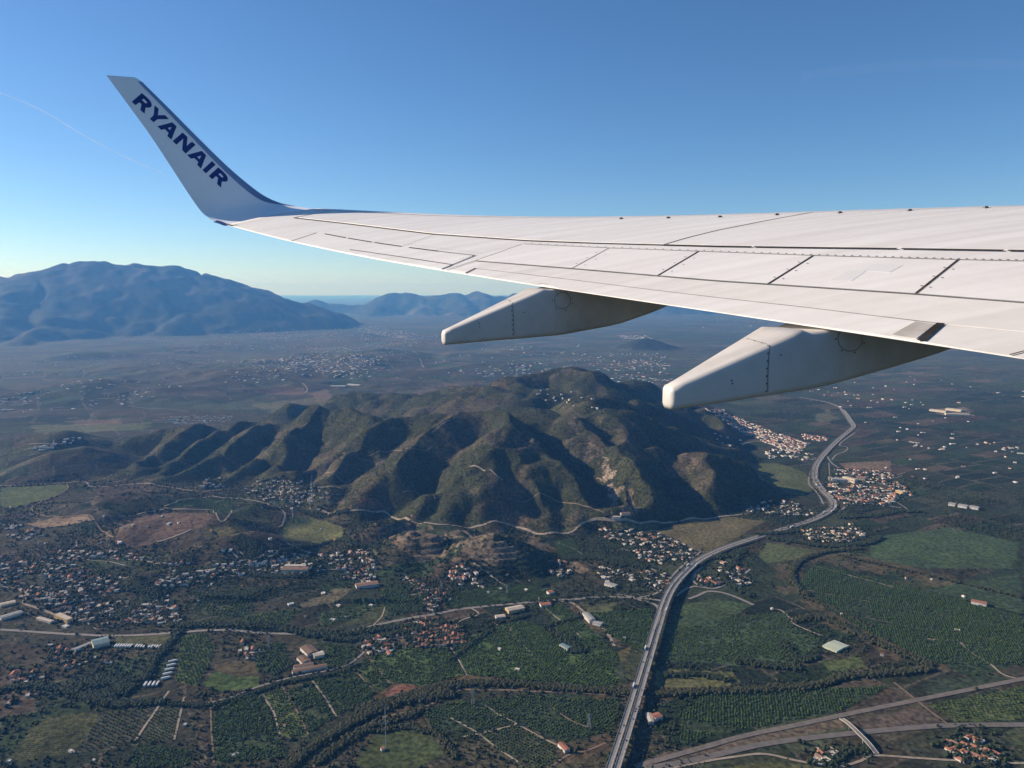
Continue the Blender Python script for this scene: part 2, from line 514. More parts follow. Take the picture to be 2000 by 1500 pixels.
# ------------------------------------------------------------------ land cover
SOIL = (.17, .105, .07); RED = (.20, .095, .065); TAN = (.24, .17, .11); GRASS = (.085, .105, .04); OLIVE = (.105, .095, .045)
DARK = (.04, .055, .032); GREEN = (.055, .085, .035); SCRUB = (.055, .06, .036); BARE = (.20, .155, .115)
FIELDS = [  # outline in the photograph, colour, rows: None or (spacing, angle deg, crown radius)
    ([(0, 953), (75, 949), (128, 946), (132, 956), (85, 978), (20, 993), (0, 990)], GRASS, None),
    ([(558, 1012), (600, 1008), (640, 1017), (672, 1032), (668, 1052), (600, 1057), (556, 1056), (546, 1040)], (.12, .125, .05), None),
    ([(330, 986), (400, 973), (455, 979), (452, 1003), (425, 1003), (410, 994), (335, 991)], GREEN, (7, 20, 1.8)),
    ([(225, 1048), (262, 1012), (320, 1000), (410, 1003), (428, 1012), (400, 1030), (345, 1046), (300, 1060), (260, 1070), (225, 1062)], (.125, .085, .062), None),
    ([(400, 1031), (480, 1028), (470, 1052), (395, 1050)], OLIVE, None),
    ([(50, 1022), (110, 1010), (172, 1005), (180, 1014), (85, 1031)], TAN, None),
    ([(84, 1400), (196, 1390), (168, 1440), (146, 1468), (10, 1490), (30, 1460)], (.085, .085, .038), (4.5, 85, .55)),
    ([(225, 1243), (345, 1235), (322, 1263), (225, 1261)], (.085, .085, .04), None),
    ([(420, 1296), (494, 1286), (502, 1318), (470, 1322), (420, 1310)], (.10, .08, .045), None),
    ([(420, 1312), (470, 1323), (502, 1319), (506, 1342), (430, 1352), (395, 1335)], (.075, .11, .035), None),
    ([(350, 1245), (400, 1236), (420, 1265), (408, 1300), (388, 1340), (342, 1330), (350, 1290)], (.09, .115, .04), (6.5, 30, 1.9)),
    ([(515, 1356), (550, 1341), (578, 1380), (602, 1434), (548, 1441), (535, 1392)], (.105, .125, .045), (6.5, 70, 1.9)),
    ([(562, 1350), (610, 1332), (655, 1400), (604, 1432), (580, 1380)], (.05, .065, .035), (6, 65, 2.3)),
    ([(612, 1330), (690, 1306), (732, 1352), (720, 1372), (660, 1398)], (.05, .065, .035), (6, 65, 2.3)),
    ([(694, 1304), (720, 1284), (762, 1336), (742, 1352)], (.06, .085, .035), (6.5, 60, 2.1)),
    ([(722, 1284), (800, 1262), (870, 1258), (908, 1318), (830, 1338), (764, 1335)], (.075, .105, .04), (6.5, 60, 2.1)),
    ([(880, 1256), (930, 1240), (1005, 1214), (1045, 1218), (1110, 1260), (1180, 1300), (1215, 1330), (1180, 1340), (1000, 1325), (914, 1318)], (.075, .115, .038), (7, 55, 2.2)),
    ([(690, 1490), (740, 1432), (800, 1424), (850, 1442), (872, 1470), (815, 1500), (690, 1500)], (.065, .08, .032), None),
    ([(750, 1361), (772, 1340), (800, 1334), (826, 1346), (790, 1361)], RED, None),
    ([(820, 1388), (900, 1370), (1010, 1362), (1215, 1366), (1195, 1430), (1100, 1450), (1010, 1412), (930, 1428), (860, 1436)], DARK, (7, 50, 2.0)),
    ([(925, 1432), (1008, 1418), (1085, 1456), (1080, 1500), (1025, 1500)], (.06, .065, .04), (7, 50, 1.8)),
    ([(1135, 1182), (1205, 1176), (1192, 1196), (1150, 1196)], (.095, .10, .045), None),
    ([(1195, 1277), (1232, 1262), (1222, 1292), (1205, 1292)], OLIVE, None),
    ([(1060, 1182), (1100, 1180), (1150, 1225), (1210, 1285), (1200, 1320), (1150, 1280), (1090, 1232)], (.055, .085, .035), (7, 50, 2.1)),
    ([(1140, 1198), (1275, 1190), (1276, 1215), (1255, 1275), (1235, 1265), (1190, 1240)], (.05, .075, .035), (7, 50, 2.1)),
    ([(1282, 1306), (1430, 1312), (1452, 1336), (1380, 1346), (1280, 1342)], (.115, .115, .05), None),
    ([(1590, 1102), (1800, 1152), (2000, 1205), (2000, 1300), (1830, 1296), (1700, 1238), (1600, 1180), (1560, 1140)], (.04, .055, .034), (5.2, 70, 1.75)),
    ([(1600, 1292), (1680, 1281), (1692, 1302), (1620, 1312)], GRASS, None),
    ([(1330, 1180), (1400, 1170), (1470, 1180), (1440, 1200), (1340, 1230), (1300, 1240)], (.06, .085, .04), None),
    ([(1310, 1235), (1420, 1205), (1540, 1195), (1550, 1222), (1600, 1250), (1560, 1300), (1440, 1300), (1290, 1290)], (.055, .08, .04), (8, 40, 2.0)),
    ([(1460, 902), (1520, 905), (1572, 922), (1592, 952), (1568, 968), (1520, 955), (1480, 935)], (.095, .105, .045), None),
    ([(1280, 1036), (1340, 1018), (1420, 1008), (1492, 1018), (1440, 1050), (1380, 1082), (1310, 1056)], (.13, .11, .055), None),
    ([(1195, 1020), (1290, 1026), (1280, 1036), (1210, 1034)], (.10, .10, .045), None),
    ([(1108, 1100), (1130, 1096), (1150, 1114), (1130, 1122)], TAN, (5, 60, .5)),
    ([(1085, 1055), (1120, 1052), (1140, 1088), (1090, 1085)], (.05, .085, .035), (6, 60, 1.8)),
    ([(760, 1130), (830, 1150), (845, 1190), (760, 1205), (740, 1160)], DARK, (7, 25, 2.2)),
    ([(880, 1160), (1000, 1140), (1080, 1150), (1090, 1168), (870, 1190)], (.05, .07, .035), (7, 65, 2.2)),
    ([(585, 1180), (650, 1152), (690, 1148), (660, 1172), (590, 1188)], (.14, .12, .075), (10, 15, .6)),
    ([(620, 1200), (700, 1168), (740, 1175), (700, 1205), (630, 1225)], (.06, .08, .04), (6.5, 30, 2.0)),
    ([(470, 1200), (590, 1190), (560, 1222), (470, 1230)], (.07, .095, .04), (7, 30, 2.0)),
    ([(380, 1160), (500, 1150), (490, 1210), (380, 1200)], (.05, .06, .035), (8, 10, 2.2)),
    ([(500, 1260), (555, 1255), (570, 1300), (540, 1320), (500, 1310)], (.04, .055, .03), (6, 30, 2.2)),
    ([(640, 1260), (700, 1262), (690, 1295), (620, 1310)], (.045, .06, .033), (7, 35, 2.2)),
    ([(430, 1370), (512, 1356), (545, 1440), (560, 1480), (420, 1490), (412, 1420)], (.045, .065, .033), (6, 60, 2.4)),
    ([(200, 1390), (300, 1375), (262, 1445), (200, 1465), (150, 1470)], (.065, .06, .04), (8, 60, 1.8)),
    ([(305, 1385), (355, 1375), (338, 1445), (270, 1450)], (.075, .075, .045), (7, 60, 1.6)),
    ([(270, 1455), (380, 1465), (370, 1500), (250, 1500)], (.04, .05, .03), (6, 60, 2.2)),
    ([(0, 1300), (60, 1330), (70, 1390), (0, 1400)], (.08, .06, .045), None),
    ([(1650, 1175), (1990, 1120), (2000, 1200), (1800, 1150)], (.05, .075, .038), None),
    ([(1380, 1350), (1700, 1342), (1740, 1340), (1640, 1390), (1380, 1440), (1330, 1455), (1330, 1400)], (.045, .062, .034), (5.6, 75, 1.8)),
    ([(1800, 1330), (1950, 1318), (1980, 1325), (1810, 1360)], (.05, .065, .038), None),
    ([(1815, 1378), (2000, 1340), (2000, 1405), (1870, 1412)], (.085, .10, .04), (8, 75, 1.8)),
    ([(1650, 1415), (1790, 1380), (1850, 1412), (1700, 1425)], (.11, .085, .065), None),
    ([(1250, 1480), (1340, 1462), (1640, 1402), (1660, 1420), (1480, 1452), (1350, 1480), (1250, 1495)], (.13, .10, .07), None),
    ([(1480, 1490), (1650, 1498), (1650, 1520), (1400, 1530), (1400, 1500)], (.10, .10, .04), None),
    ([(1700, 1050), (1850, 1030), (1990, 1060), (1980, 1110), (1800, 1110), (1700, 1090)], (.06, .09, .042), None),
    ([(495, 766), (560, 750), (602, 764), (590, 772), (520, 770)], (.19, .11, .08), None),
    ([(600, 768), (640, 760), (665, 772), (610, 776)], (.22, .14, .095), None),
    ([(130, 822), (235, 817), (242, 826), (140, 832)], (.19, .12, .085), None),
    ([(250, 790), (340, 782), (520, 785), (500, 800), (300, 800)], (.055, .07, .05), None),
    ([(60, 830), (300, 826), (280, 840), (100, 846)], (.15, .15, .07), None),
    ([(490, 790), (620, 776), (640, 790), (520, 802)], (.16, .15, .08), None),
    ([(1640, 905), (1740, 900), (1740, 925), (1660, 925)], (.18, .13, .09), None),
    ([(1585, 815), (1620, 800), (1640, 820), (1600, 825)], (.15, .14, .09), None),
    ([(1820, 800), (1890, 795), (1900, 812), (1840, 812)], (.30, .22, .16), None),
    ([(1500, 1060), (1600, 1075), (1560, 1090), (1500, 1100), (1480, 1085)], (.095, .11, .05), None),
]

x = GX; y = GY
r = np.hypot(x, y)
# patchwork of smallholdings on the plain
ca, sa = math.cos(.5), math.sin(.5)
wx = x + 40 * fbm(x, y, 420, 2, off=11); wy = y + 40 * fbm(x, y, 420, 2, off=12)
u = (ca * wx + sa * wy); v = (-sa * wx + ca * wy)
csz = np.where(r < 4500, 1.0, np.where(r < 9000, 1.8, 3.0))
cu = np.floor(u / (150 * csz)); cv = np.floor((v + 60 * (cu % 3)) / (85 * csz))
hsh = _tab[(cu * 7 + 13).astype(int) & 255, (cv * 5 + 29).astype(int) & 255]
hs2 = _tab[(cu * 3 + 101).astype(int) & 255, (cv * 11 + 57).astype(int) & 255]
pal = np.array([(.045, .06, .034), (.05, .075, .036), (.06, .065, .04), (.075, .085, .045), (.04, .055, .034), (.09, .08, .05), (.055, .07, .04), (.12, .095, .065)])
LC = pal[np.minimum((hsh * 8).astype(int), 7)].copy()
LC *= .85 * (0.7 + 0.6 * hs2)[..., None]
nb = fbm(x, y, 90, 4, off=20)[..., None]
LC = LC * (1 + .25 * nb)
scr = sstep(-.1, .25, fbm(x, y, 300, 4, off=21))[..., None] * sstep(200, -300, x)[..., None]
LC = LC * (1 - .7 * scr) + np.array((.075, .062, .042)) * .7 * scr
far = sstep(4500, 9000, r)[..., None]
# plot edges: pale paths or dark hedges between the smallholdings
fu = (u / (150 * csz)) % 1; fv = ((v + 60 * (cu % 3)) / (85 * csz)) % 1
de = np.minimum(np.minimum(fu, 1 - fu) * 150, np.minimum(fv, 1 - fv) * 85) * csz
em = (de < np.where(r < 2600, 2.6, 4.5) * np.sqrt(csz)) & (r < 9000)
ev = np.where(hs2 < .4, 1.0, 0.0)[..., None]
ec = ev * np.array((.17, .14, .105)) + (1 - ev) * np.array((.022, .03, .018))
LC[em] = LC[em] * .35 + ec[em] * .65
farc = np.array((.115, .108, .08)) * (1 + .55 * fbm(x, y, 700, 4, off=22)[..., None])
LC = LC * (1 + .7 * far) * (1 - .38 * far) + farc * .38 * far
# hill scrub, bare brown slopes, rock
hill = (GK == 1)
n1 = fbm(x, y, 170, 4, off=30); n2 = fbm(x, y, 45, 3, off=31); n3 = fbm(x, y, 420, 3, off=32)
hc = np.array((.060, .064, .031)) * (1 + .25 * n2[..., None]) * (1 + .15 * n1[..., None])
gz_r = np.gradient(GZ, axis=1); 
bare = sstep(.12, .42, n1 + .35 * n2 + .25 * n3)[..., None]
hc = hc * (1 - .6 * bare) + np.array((.115, .088, .062)) * .6 * bare
LC[hill] = hc[hill]
mt = (GK >= 2)
mc = np.array((.05, .055, .036)) * (1 + .3 * fbm(x, y, 900, 4, off=33)[..., None])
mb = sstep(.2, .5, fbm(x, y, 600, 4, off=34))[..., None]
mc = mc * (1 - .6 * mb) + np.array((.19, .16, .13)) * .6 * mb
LC[mt] = mc[mt]


WARPX = fbm(GX, GY, 60, 4, off=61); WARPY = fbm(GX, GY, 60, 4, off=62); SPECK = fbm(GX, GY, 34, 4, off=63)


def paint(pix, col, amt=1.0, var=.2, wl=25, off=0.0, warp=5.0, holes=False):
    P = world_poly(pix)
    m = inside(GX + warp * WARPX, GY + warp * WARPY, P)
    if holes: m &= SPECK > -.12
    if not m.any(): return m
    c = np.array(col) * (1 + var * fbm(GX[m], GY[m], wl, 3, off=off)[..., None])
    LC[m] = LC[m] * (1 - amt) + c * amt
    return m


BAREM = np.zeros(GX.shape, bool)
# bare and rocky places on and below the hill
for pix, col, amt in [
    ([(945, 925), (985, 915), (1010, 960), (1060, 1030), (1010, 1028), (965, 1015), (955, 965)], (.19, .125, .085), .7),
    ([(1000, 865), (1050, 860), (1065, 880), (1010, 888)], (.22, .15, .11), .7),
    ([(1165, 890), (1185, 885), (1205, 960), (1200, 998), (1180, 960)], (.42, .33, .25), .9),
    ([(1185, 985), (1215, 960), (1250, 985), (1260, 1005), (1200, 1008)], (.34, .24, .16), .8),
    ([(1330, 880), (1355, 876), (1362, 905), (1345, 925)], (.24, .18, .13), .7),
    ([(1105, 822), (1135, 818), (1140, 850), (1110, 845)], (.24, .19, .14), .6),
    ([(1145, 860), (1170, 868), (1160, 905), (1120, 922), (1140, 895)], (.26, .20, .14), .7),
    ([(890, 870), (912, 855), (925, 862), (905, 880)], (.22, .15, .11), .6),
    ([(870, 800), (905, 800), (900, 815), (865, 815)], (.2, .15, .11), .5),
    ([(700, 850), (728, 842), (725, 868), (695, 872)], (.22, .15, .10), .6),
    ([(680, 940), (760, 945), (740, 990), (690, 1000), (660, 975)], (.13, .095, .06), .5),
    ([(635, 960), (690, 955), (690, 1000), (630, 1000)], (.22, .15, .10), .6),
    ([(700, 975), (760, 978), (750, 1000), (705, 1000)], (.22, .12, .085), .75),
    ([(745, 1035), (800, 1010), (880, 1040), (890, 1080), (830, 1100), (750, 1080)], (.25, .185, .13), .85),
    ([(890, 1045), (960, 1020), (1030, 1060), (1000, 1100), (920, 1105), (880, 1085)], (.28, .215, .145), .85),
    ([(1010, 1035), (1070, 1045), (1090, 1070), (1040, 1080)], (.19, .14, .09), .6),
    ([(800, 760), (870, 748), (960, 745), (990, 760), (900, 770)], (.19, .135, .09), .7),
    ([(960, 740), (1060, 722), (1150, 712), (1165, 730), (1080, 740), (1000, 750)], (.15, .115, .085), .6),
    ([(1395, 822), (1440, 818), (1500, 840), (1510, 870), (1440, 850)], (.2, .15, .11), .5),
    ([(120, 940), (220, 900), (225, 935), (170, 945)], (.11, .10, .055), .6),
    ([(180, 950), (290, 945), (290, 975), (200, 985)], (.12, .085, .06), .6),
    ([(90, 985), (230, 960), (300, 990), (200, 1010), (110, 1008)], (.095, .075, .055), .6),
    ([(470, 1040), (530, 1050), (540, 1100), (450, 1110), (400, 1080)], (.09, .07, .05), .7),
    ([(0, 1245), (120, 1240), (200, 1290), (120, 1330), (0, 1320)], (.095, .07, .05), .6),
    ([(640, 710), (720, 705), (640, 750), (480, 770), (420, 740), (520, 720)], (.14, .115, .075), .5),
    ([(240, 700), (420, 690), (420, 740), (300, 770), (200, 750)], (.10, .085, .06), .5),
    ([(740, 1330), (900, 1322), (1120, 1345), (1300, 1352), (1300, 1362), (1100, 1352), (900, 1345), (780, 1390), (740, 1410)], (.15, .105, .06), .7),
    ([(1540, 1090), (1640, 1075), (1900, 1130), (2000, 1165), (2000, 1180), (1800, 1135), (1600, 1095), (1560, 1110), (1570, 1145), (1620, 1185), (1720, 1235), (1830, 1300), (1800, 1315), (1700, 1255), (1600, 1205), (1520, 1150)], (.14, .11, .065), .75),
    ([(1545, 1050), (1700, 1060), (1600, 1075), (1540, 1075)], (.10, .095, .055), .5),
    ([(1380, 1240), (1500, 1230), (1600, 1300), (1480, 1310)], (.12, .09, .06), .45),
    ([(1160, 1400), (1200, 1380), (1180, 1450), (1140, 1500), (1080, 1500), (1120, 1450)], (.14, .095, .065), .6),
    ([(1100, 1175), (1130, 1175), (1180, 1215), (1210, 1275), (1190, 1270), (1140, 1225)], (.2, .15, .10), .6),
]:
    BAREM |= paint(pix, tuple(.85 * q for q in col), amt=amt, var=.5, wl=22, off=40, warp=45.0, holes=True)

FIELD_ID = np.zeros(GX.shape, np.int32)
FPOLY = []
for i, (pix, col, rows) in enumerate(FIELDS):
    cpt = world_poly(pix).mean(0)
    m = paint(pix, col, amt=.95 if math.hypot(*cpt) < 4000 else .5, var=.14, wl=60, off=50 + i, warp=5.0 if math.hypot(*cpt) < 4000 else 40.0)
    FIELD_ID[m] = i + 1
    LC[m] *= 1.25
    FPOLY.append(world_poly(pix))
FIELD_ID[GK > 0] = 0


def mat_land():
    m = bpy.data.materials.new("land")
    m.use_nodes = True
    nt = m.node_tree; b = nt.nodes["Principled BSDF"]
    b.inputs["Roughness"].default_value = .95; b.inputs["Specular IOR Level"].default_value = .05
    at = nt.nodes.new("ShaderNodeAttribute"); at.attribute_name = "land"
    geo = nt.nodes.new("ShaderNodeNewGeometry")
    def nz(scale, detail):
        n = nt.nodes.new("ShaderNodeTexNoise"); n.inputs["Scale"].default_value = scale; n.inputs["Detail"].default_value = detail
        nt.links.new(geo.outputs["Position"], n.inputs["Vector"]); return n
    n1 = nz(.11, 8); n2 = nz(.012, 4)
    r1 = nt.nodes.new("ShaderNodeMapRange"); r1.inputs[1].default_value = .3; r1.inputs[2].default_value = .7; r1.inputs[3].default_value = .4; r1.inputs[4].default_value = 1.6
    nt.links.new(n1.outputs[0], r1.inputs[0])
    r2 = nt.nodes.new("ShaderNodeMapRange"); r2.inputs[1].default_value = .3; r2.inputs[2].default_value = .7; r2.inputs[3].default_value = .8; r2.inputs[4].default_value = 1.2
    nt.links.new(n2.outputs[0], r2.inputs[0])
    mu = nt.nodes.new("ShaderNodeMath"); mu.operation = 'MULTIPLY'
    nt.links.new(r1.outputs[0], mu.inputs[0]); nt.links.new(r2.outputs[0], mu.inputs[1])
    sc = nt.nodes.new("ShaderNodeVectorMath"); sc.operation = 'SCALE'
    nt.links.new(at.outputs["Color"], sc.inputs[0]); nt.links.new(mu.outputs[0], sc.inputs["Scale"])
    nt.links.new(sc.outputs[0], b.inputs["Base Color"])
    bp = nt.nodes.new("ShaderNodeBump"); bp.inputs["Strength"].default_value = .6; bp.inputs["Distance"].default_value = 3.0
    nt.links.new(n1.outputs[0], bp.inputs["Height"]); nt.links.new(bp.outputs[0], b.inputs["Normal"])
    return m


LAND = mat_land()
LC *= .75
V = np.stack([GX, GY, GZ], -1).reshape(-1, 3)
NC = len(TH)
idx = np.arange(NR * NC).reshape(NR, NC)
nxt = np.roll(idx, -1, 1)
Q = np.stack([idx[:-1], nxt[:-1], nxt[1:], idx[1:]], -1).reshape(-1, 4)[:, ::-1]
kindf = GK.ravel()[Q].max(1)
fieldf = np.where(kindf == 0, FIELD_ID.ravel()[Q[:, 0]], 0)
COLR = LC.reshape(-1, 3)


def submesh(name, sel):
    q = Q[sel]
    if len(q) == 0: return None
    used, inv = np.unique(q, return_inverse=True)
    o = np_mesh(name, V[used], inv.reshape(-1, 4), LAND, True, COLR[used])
    o["kind"] = "structure"
    return o


submesh("ground", (kindf == 0) & (fieldf == 0))
submesh("hill", kindf == 1)
for code in (2, 3, 4): submesh("mountain", kindf == code)
submesh("hill", kindf == 5)
for i in range(len(FIELDS)): submesh("field", fieldf == i + 1)

# ------------------------------------------------------------------ the aircraft wing (metres; camera sits at the cabin window)
PSI = R(20)
OUT = np.array([-math.sin(PSI), math.cos(PSI), 0.0])      # towards the wing tip
FWD = np.array([math.cos(PSI), math.sin(PSI), 0.0])       # towards the nose
UPV = np.array([0, 0, 1.0])
CAMP = np.array([0, 0, CAM_H])
STIP = 15.5


def wpt(s, f, z):
    return CAMP + OUT * s + FWD * f + UPV * z


def plan_hit(px, py, a, b):
    """Point of a sight line above the plan line f = a + b*(STIP-s); returns s, f, z relative to the eye."""
    d = rays(px, py)
    do = d @ OUT; df = d @ FWD
    k = (a + b * STIP) / (df + b * do)
    return do * k, df * k, d[..., 2] * k


def s_hit(px, py, s):
    d = rays(px, py); k = s / (d @ OUT)
    return np.array([s, (d @ FWD) * k, d[2] * k])


TE_A, TE_B = 0.0, .268
CR_A, CR_B = 1.45, .50
te = np.array([(457, 443), (500, 454), (568, 472), (667, 493.5), (748, 509), (871, 529), (909, 535), (1000, 550), (1067, 561.5), (1160, 575), (1304, 596), (1400, 610), (1502, 625), (1586, 637), (1700, 653),
               (1797, 668), (1865, 680), (1970, 696), (2000, 702)], float)
le = np.array([(604, 406.5), (680, 410.5), (760, 414), (844, 418), (900, 420), (1000, 422.5), (1100, 423.5), (1200, 423), (1300, 420.5), (1400, 418), (1500, 415.5), (1600, 412.5), (1700, 409.5), (1800, 406.5),
               (1900, 403.5), (2000, 400.5)], float)
ts, tf, tz = plan_hit(te[:, 0], te[:, 1], TE_A, TE_B)
cs, cf_, cz = plan_hit(le[:, 0], le[:, 1], CR_A, CR_B)
TEZ = np.polyfit(ts, tz, 4); CRZ = np.polyfit(cs, cz, 4)


def ext(poly, s, lo, hi):
    """Polynomial inside its data, straight outside."""
    d = np.polyder(poly)
    sc = np.clip(s, lo, hi)
    return np.polyval(poly, sc) + np.polyval(d, sc) * (s - sc)


def te_z(s): return ext(TEZ, s, ts.min(), ts.max())
def cr_z(s): return ext(CRZ, s, cs.min(), cs.max())


def W(s, t):
    f0 = TE_A + TE_B * (STIP - s); f1 = CR_A + CR_B * (STIP - s)
    z0 = te_z(s); z1 = cr_z(s)
    ch = f1 - f0
    return f0 + ch * t, z0 + (z1 - z0) * t + .018 * ch * 4 * t * (1 - t)


def paint_mat(name, c1, c2, rough=.42, spec=.45, streak=True):
    def bld(nt, b):
        tc = nt.nodes.new("ShaderNodeTexCoord")
        mp = nt.nodes.new("ShaderNodeMapping"); mp.inputs["Rotation"].default_value = (0, 0, -PSI)
        mp.inputs["Scale"].default_value = (.30, 4.5, 1.0)
        nt.links.new(tc.outputs["Object"], mp.inputs[0])
        n = nt.nodes.new("ShaderNodeTexNoise"); n.inputs["Scale"].default_value = 1.4; n.inputs["Detail"].default_value = 6
        nt.links.new(mp.outputs[0], n.inputs["Vector"])
        n2 = nt.nodes.new("ShaderNodeTexNoise"); n2.inputs["Scale"].default_value = 9; n2.inputs["Detail"].default_value = 6
        nt.links.new(tc.outputs["Object"], n2.inputs["Vector"])
        ad = nt.nodes.new("ShaderNodeMath"); ad.operation = 'MULTIPLY_ADD'; ad.inputs[1].default_value = .35
        nt.links.new(n2.outputs[0], ad.inputs[0]); nt.links.new(n.outputs[0], ad.inputs[2])
        r_ = nt.nodes.new("ShaderNodeMapRange"); r_.inputs[1].default_value = .55; r_.inputs[2].default_value = .85
        nt.links.new(ad.outputs[0], r_.inputs[0])
        mx = nt.nodes.new("ShaderNodeMix"); mx.data_type = 'RGBA'
        mx.inputs[6].default_value = lin(*c1); mx.inputs[7].default_value = lin(*c2)
        nt.links.new(r_.outputs[0], mx.inputs[0]); nt.links.new(mx.outputs[2], b.inputs["Base Color"])
        r3 = nt.nodes.new("ShaderNodeMapRange"); r3.inputs[3].default_value = rough - .08; r3.inputs[4].default_value = rough + .15
        nt.links.new(n2.outputs[0], r3.inputs[0]); nt.links.new(r3.outputs[0], b.inputs["Roughness"])
    return node_mat(name, bld, rough, spec)


M_SKIN = paint_mat("wing_paint", (.85, .81, .745), (.74, .695, .63))
M_SPOIL = paint_mat("spoiler_paint", (.86, .82, .755), (.77, .725, .66))
M_FLAP = paint_mat("flap_paint", (.81, .765, .695), (.70, .655, .585))
M_FLAP2 = paint_mat("flap_rear_paint", (.83, .79, .725), (.73, .685, .62))
M_SEAL = simple("rubber_seal", (.03, .028, .03), (.06, .055, .055), 6, .95, .0)
M_SEAL2 = simple("weathered_seal", (.30, .285, .27), (.16, .155, .15), 5, .8, .2)
M_WLT = paint_mat("winglet_paint", (.93, .93, .93), (.90, .90, .90), rough=.32, spec=.5)
M_BLUE = simple("livery_blue", (.012, .045, .20), (.014, .05, .22), 3, .4, .4)
M_LEB = simple("winglet_edge_metal", (.30, .40, .56), (.26, .36, .52), 4, .38, .5, metal=.55)
M_RIV = simple("rivet", (.12, .11, .10), (.2, .19, .18), 30, .6, .3)
M_PATCH = simple("repair_patch", (.735, .715, .67), (.72, .70, .66), 8, .5, .3)
M_SOOT = simple("soot_stain", (.40, .365, .32), (.70, .655, .59), 3.2, .7, .2)

wing = empty("aircraft_wing", tuple(wpt(3.0, 4.0, 0)))
tag(wing, "white swept aircraft wing with upturned lettered winglet and two flap fairings", "wing")
WO = np.array(wing.location)


def wobj(name, verts, faces, mat, parent=None, smooth=False):
    p = parent or wing
    base = WO if p is wing else WO + np.array(p.location)
    o = mesh_obj(name, np.asarray(verts) - WO, faces, mat, p, smooth)
    return o


# closed wing box: upper surface, nose, lower surface
SS = np.linspace(1.4, 15.05, 110)
T = np.concatenate([np.linspace(0, 1, 40)])
rows_ = []
for s in SS:
    f, z = W(s, T)
    ch = f[-1] - f[0]
    up = np.stack([f, z], 1)
    dz = (z[-1] - z[-2]) / (f[-1] - f[-2])
    a = np.linspace(0, math.pi, 11)[1:]
    nl, nh = .10 * ch, .06 * ch
    nose = np.stack([f[-1] + nl * np.sin(a) ** .8, z[-1] + dz * nl * np.sin(a) - nh * (1 - np.cos(a))], 1)
    t2 = np.linspace(1, 0, 18)[1:]
    lowz = z[0] - .003 + (z[-1] - 2 * nh - z[0]) * t2 - .035 * ch * np.sin(math.pi * t2) * (1 - .4 * t2)
    low = np.stack([f[0] + ch * t2, lowz], 1)
    sec = np.concatenate([up, nose, low])
    rows_.append(np.array([wpt(s, *q) for q in sec]))
WV = np.array(rows_)
nu, nv = WV.shape[:2]
fc = []
for i in range(nu - 1):
    for j in range(nv):
        k = (j + 1) % nv
        fc.append((i * nv + j, (i + 1) * nv + j, (i + 1) * nv + k, i * nv + k))
fc.append(tuple(range(nv))); fc.append(tuple(reversed(range((nu - 1) * nv, nu * nv))))
wing_skin = wobj("wing_skin", WV.reshape(-1, 3), fc, M_SKIN, smooth=True)
# sight-line casting on the upper surface
UPS = []
SS2 = np.linspace(1.4, 15.05, 220)
for s in SS2:
    f, z = W(s, np.linspace(0, 1, 60)); UPS.append(np.array([wpt(s, a_, b_) for a_, b_ in zip(f, z)]))
UPS = np.array(UPS)
bv = BVHTree.FromPolygons([Vector(p) for p in UPS.reshape(-1, 3)], [tuple(int(i) for i in q) for q in grid_faces(220, 60)])


def on_wing(px, py, tree=None):
    t_ = tree or bv
    d = Vector(rays(px, py)).normalized()
    h, n, i_, dist = t_.ray_cast(Vector(CAMP), d)
    if h is None:
        h, n, i_, dist = t_.find_nearest(Vector(CAMP) + d * 9.0)
        best = None
        for k in np.linspace(4, 20, 60):
            q = Vector(CAMP) + d * k
            h2, n2, i2, d2 = t_.find_nearest(q)
            if best is None or d2 < best[0]: best = (d2, h2, n2)
        h, n = best[1], best[2]
    if n.dot(d) > 0: n = -n
    return np.array(h), np.array(n)


def resample(pl, n):
    a = np.array(pl, float)
    d = np.r_[0, np.cumsum(np.hypot(*np.diff(a, axis=0).T))]
    q = np.linspace(0, d[-1], n)
    return np.stack([np.interp(q, d, a[:, 0]), np.interp(q, d, a[:, 1])], 1)


def panel(name, lower, upper, mat, parent=None, gap=.010, rise=.008, n=26, m=7):
    """Raised sheet between two pixel polylines (left to right), lying on the wing's upper surface."""
    lo = resample(lower, n); up = resample(upper, n)
    P = np.zeros((n, m, 3)); N = np.zeros((n, m, 3))
    for i in range(n):
        for j in range(m):
            q = lo[i] + (up[i] - lo[i]) * j / (m - 1)
            P[i, j], N[i, j] = on_wing(*q)
    # inset for the gap
    def inset(A, ax):
        A = np.moveaxis(A, ax, 0)
        e0 = A[1] - A[0]; L0 = np.linalg.norm(e0, axis=-1, keepdims=True); A[0] += e0 / np.maximum(L0, 1e-6) * np.minimum(gap, L0 * .45)
        e1 = A[-2] - A[-1]; L1 = np.linalg.norm(e1, axis=-1, keepdims=True); A[-1] += e1 / np.maximum(L1, 1e-6) * np.minimum(gap, L1 * .45)
    inset(P, 0); inset(P, 1)
    top = P + N * rise
    bot = P - N * .004
    verts = np.concatenate([top.reshape(-1, 3), bot.reshape(-1, 3)])
    faces = [tuple(q) for q in grid_faces(n, m)]
    ring = [(i, 0) for i in range(n)] + [(n - 1, j) for j in range(1, m)] + [(i, m - 1) for i in range(n - 2, -1, -1)] + [(0, j) for j in range(m - 2, 0, -1)]
    ids = [i * m + j for i, j in ring]
    o_ = n * m
    for a_, b_ in zip(ids, ids[1:] + ids[:1]): faces.append((a_, b_, b_ + o_, a_ + o_))
    o = wobj(name, verts, faces, mat, parent)
    return o


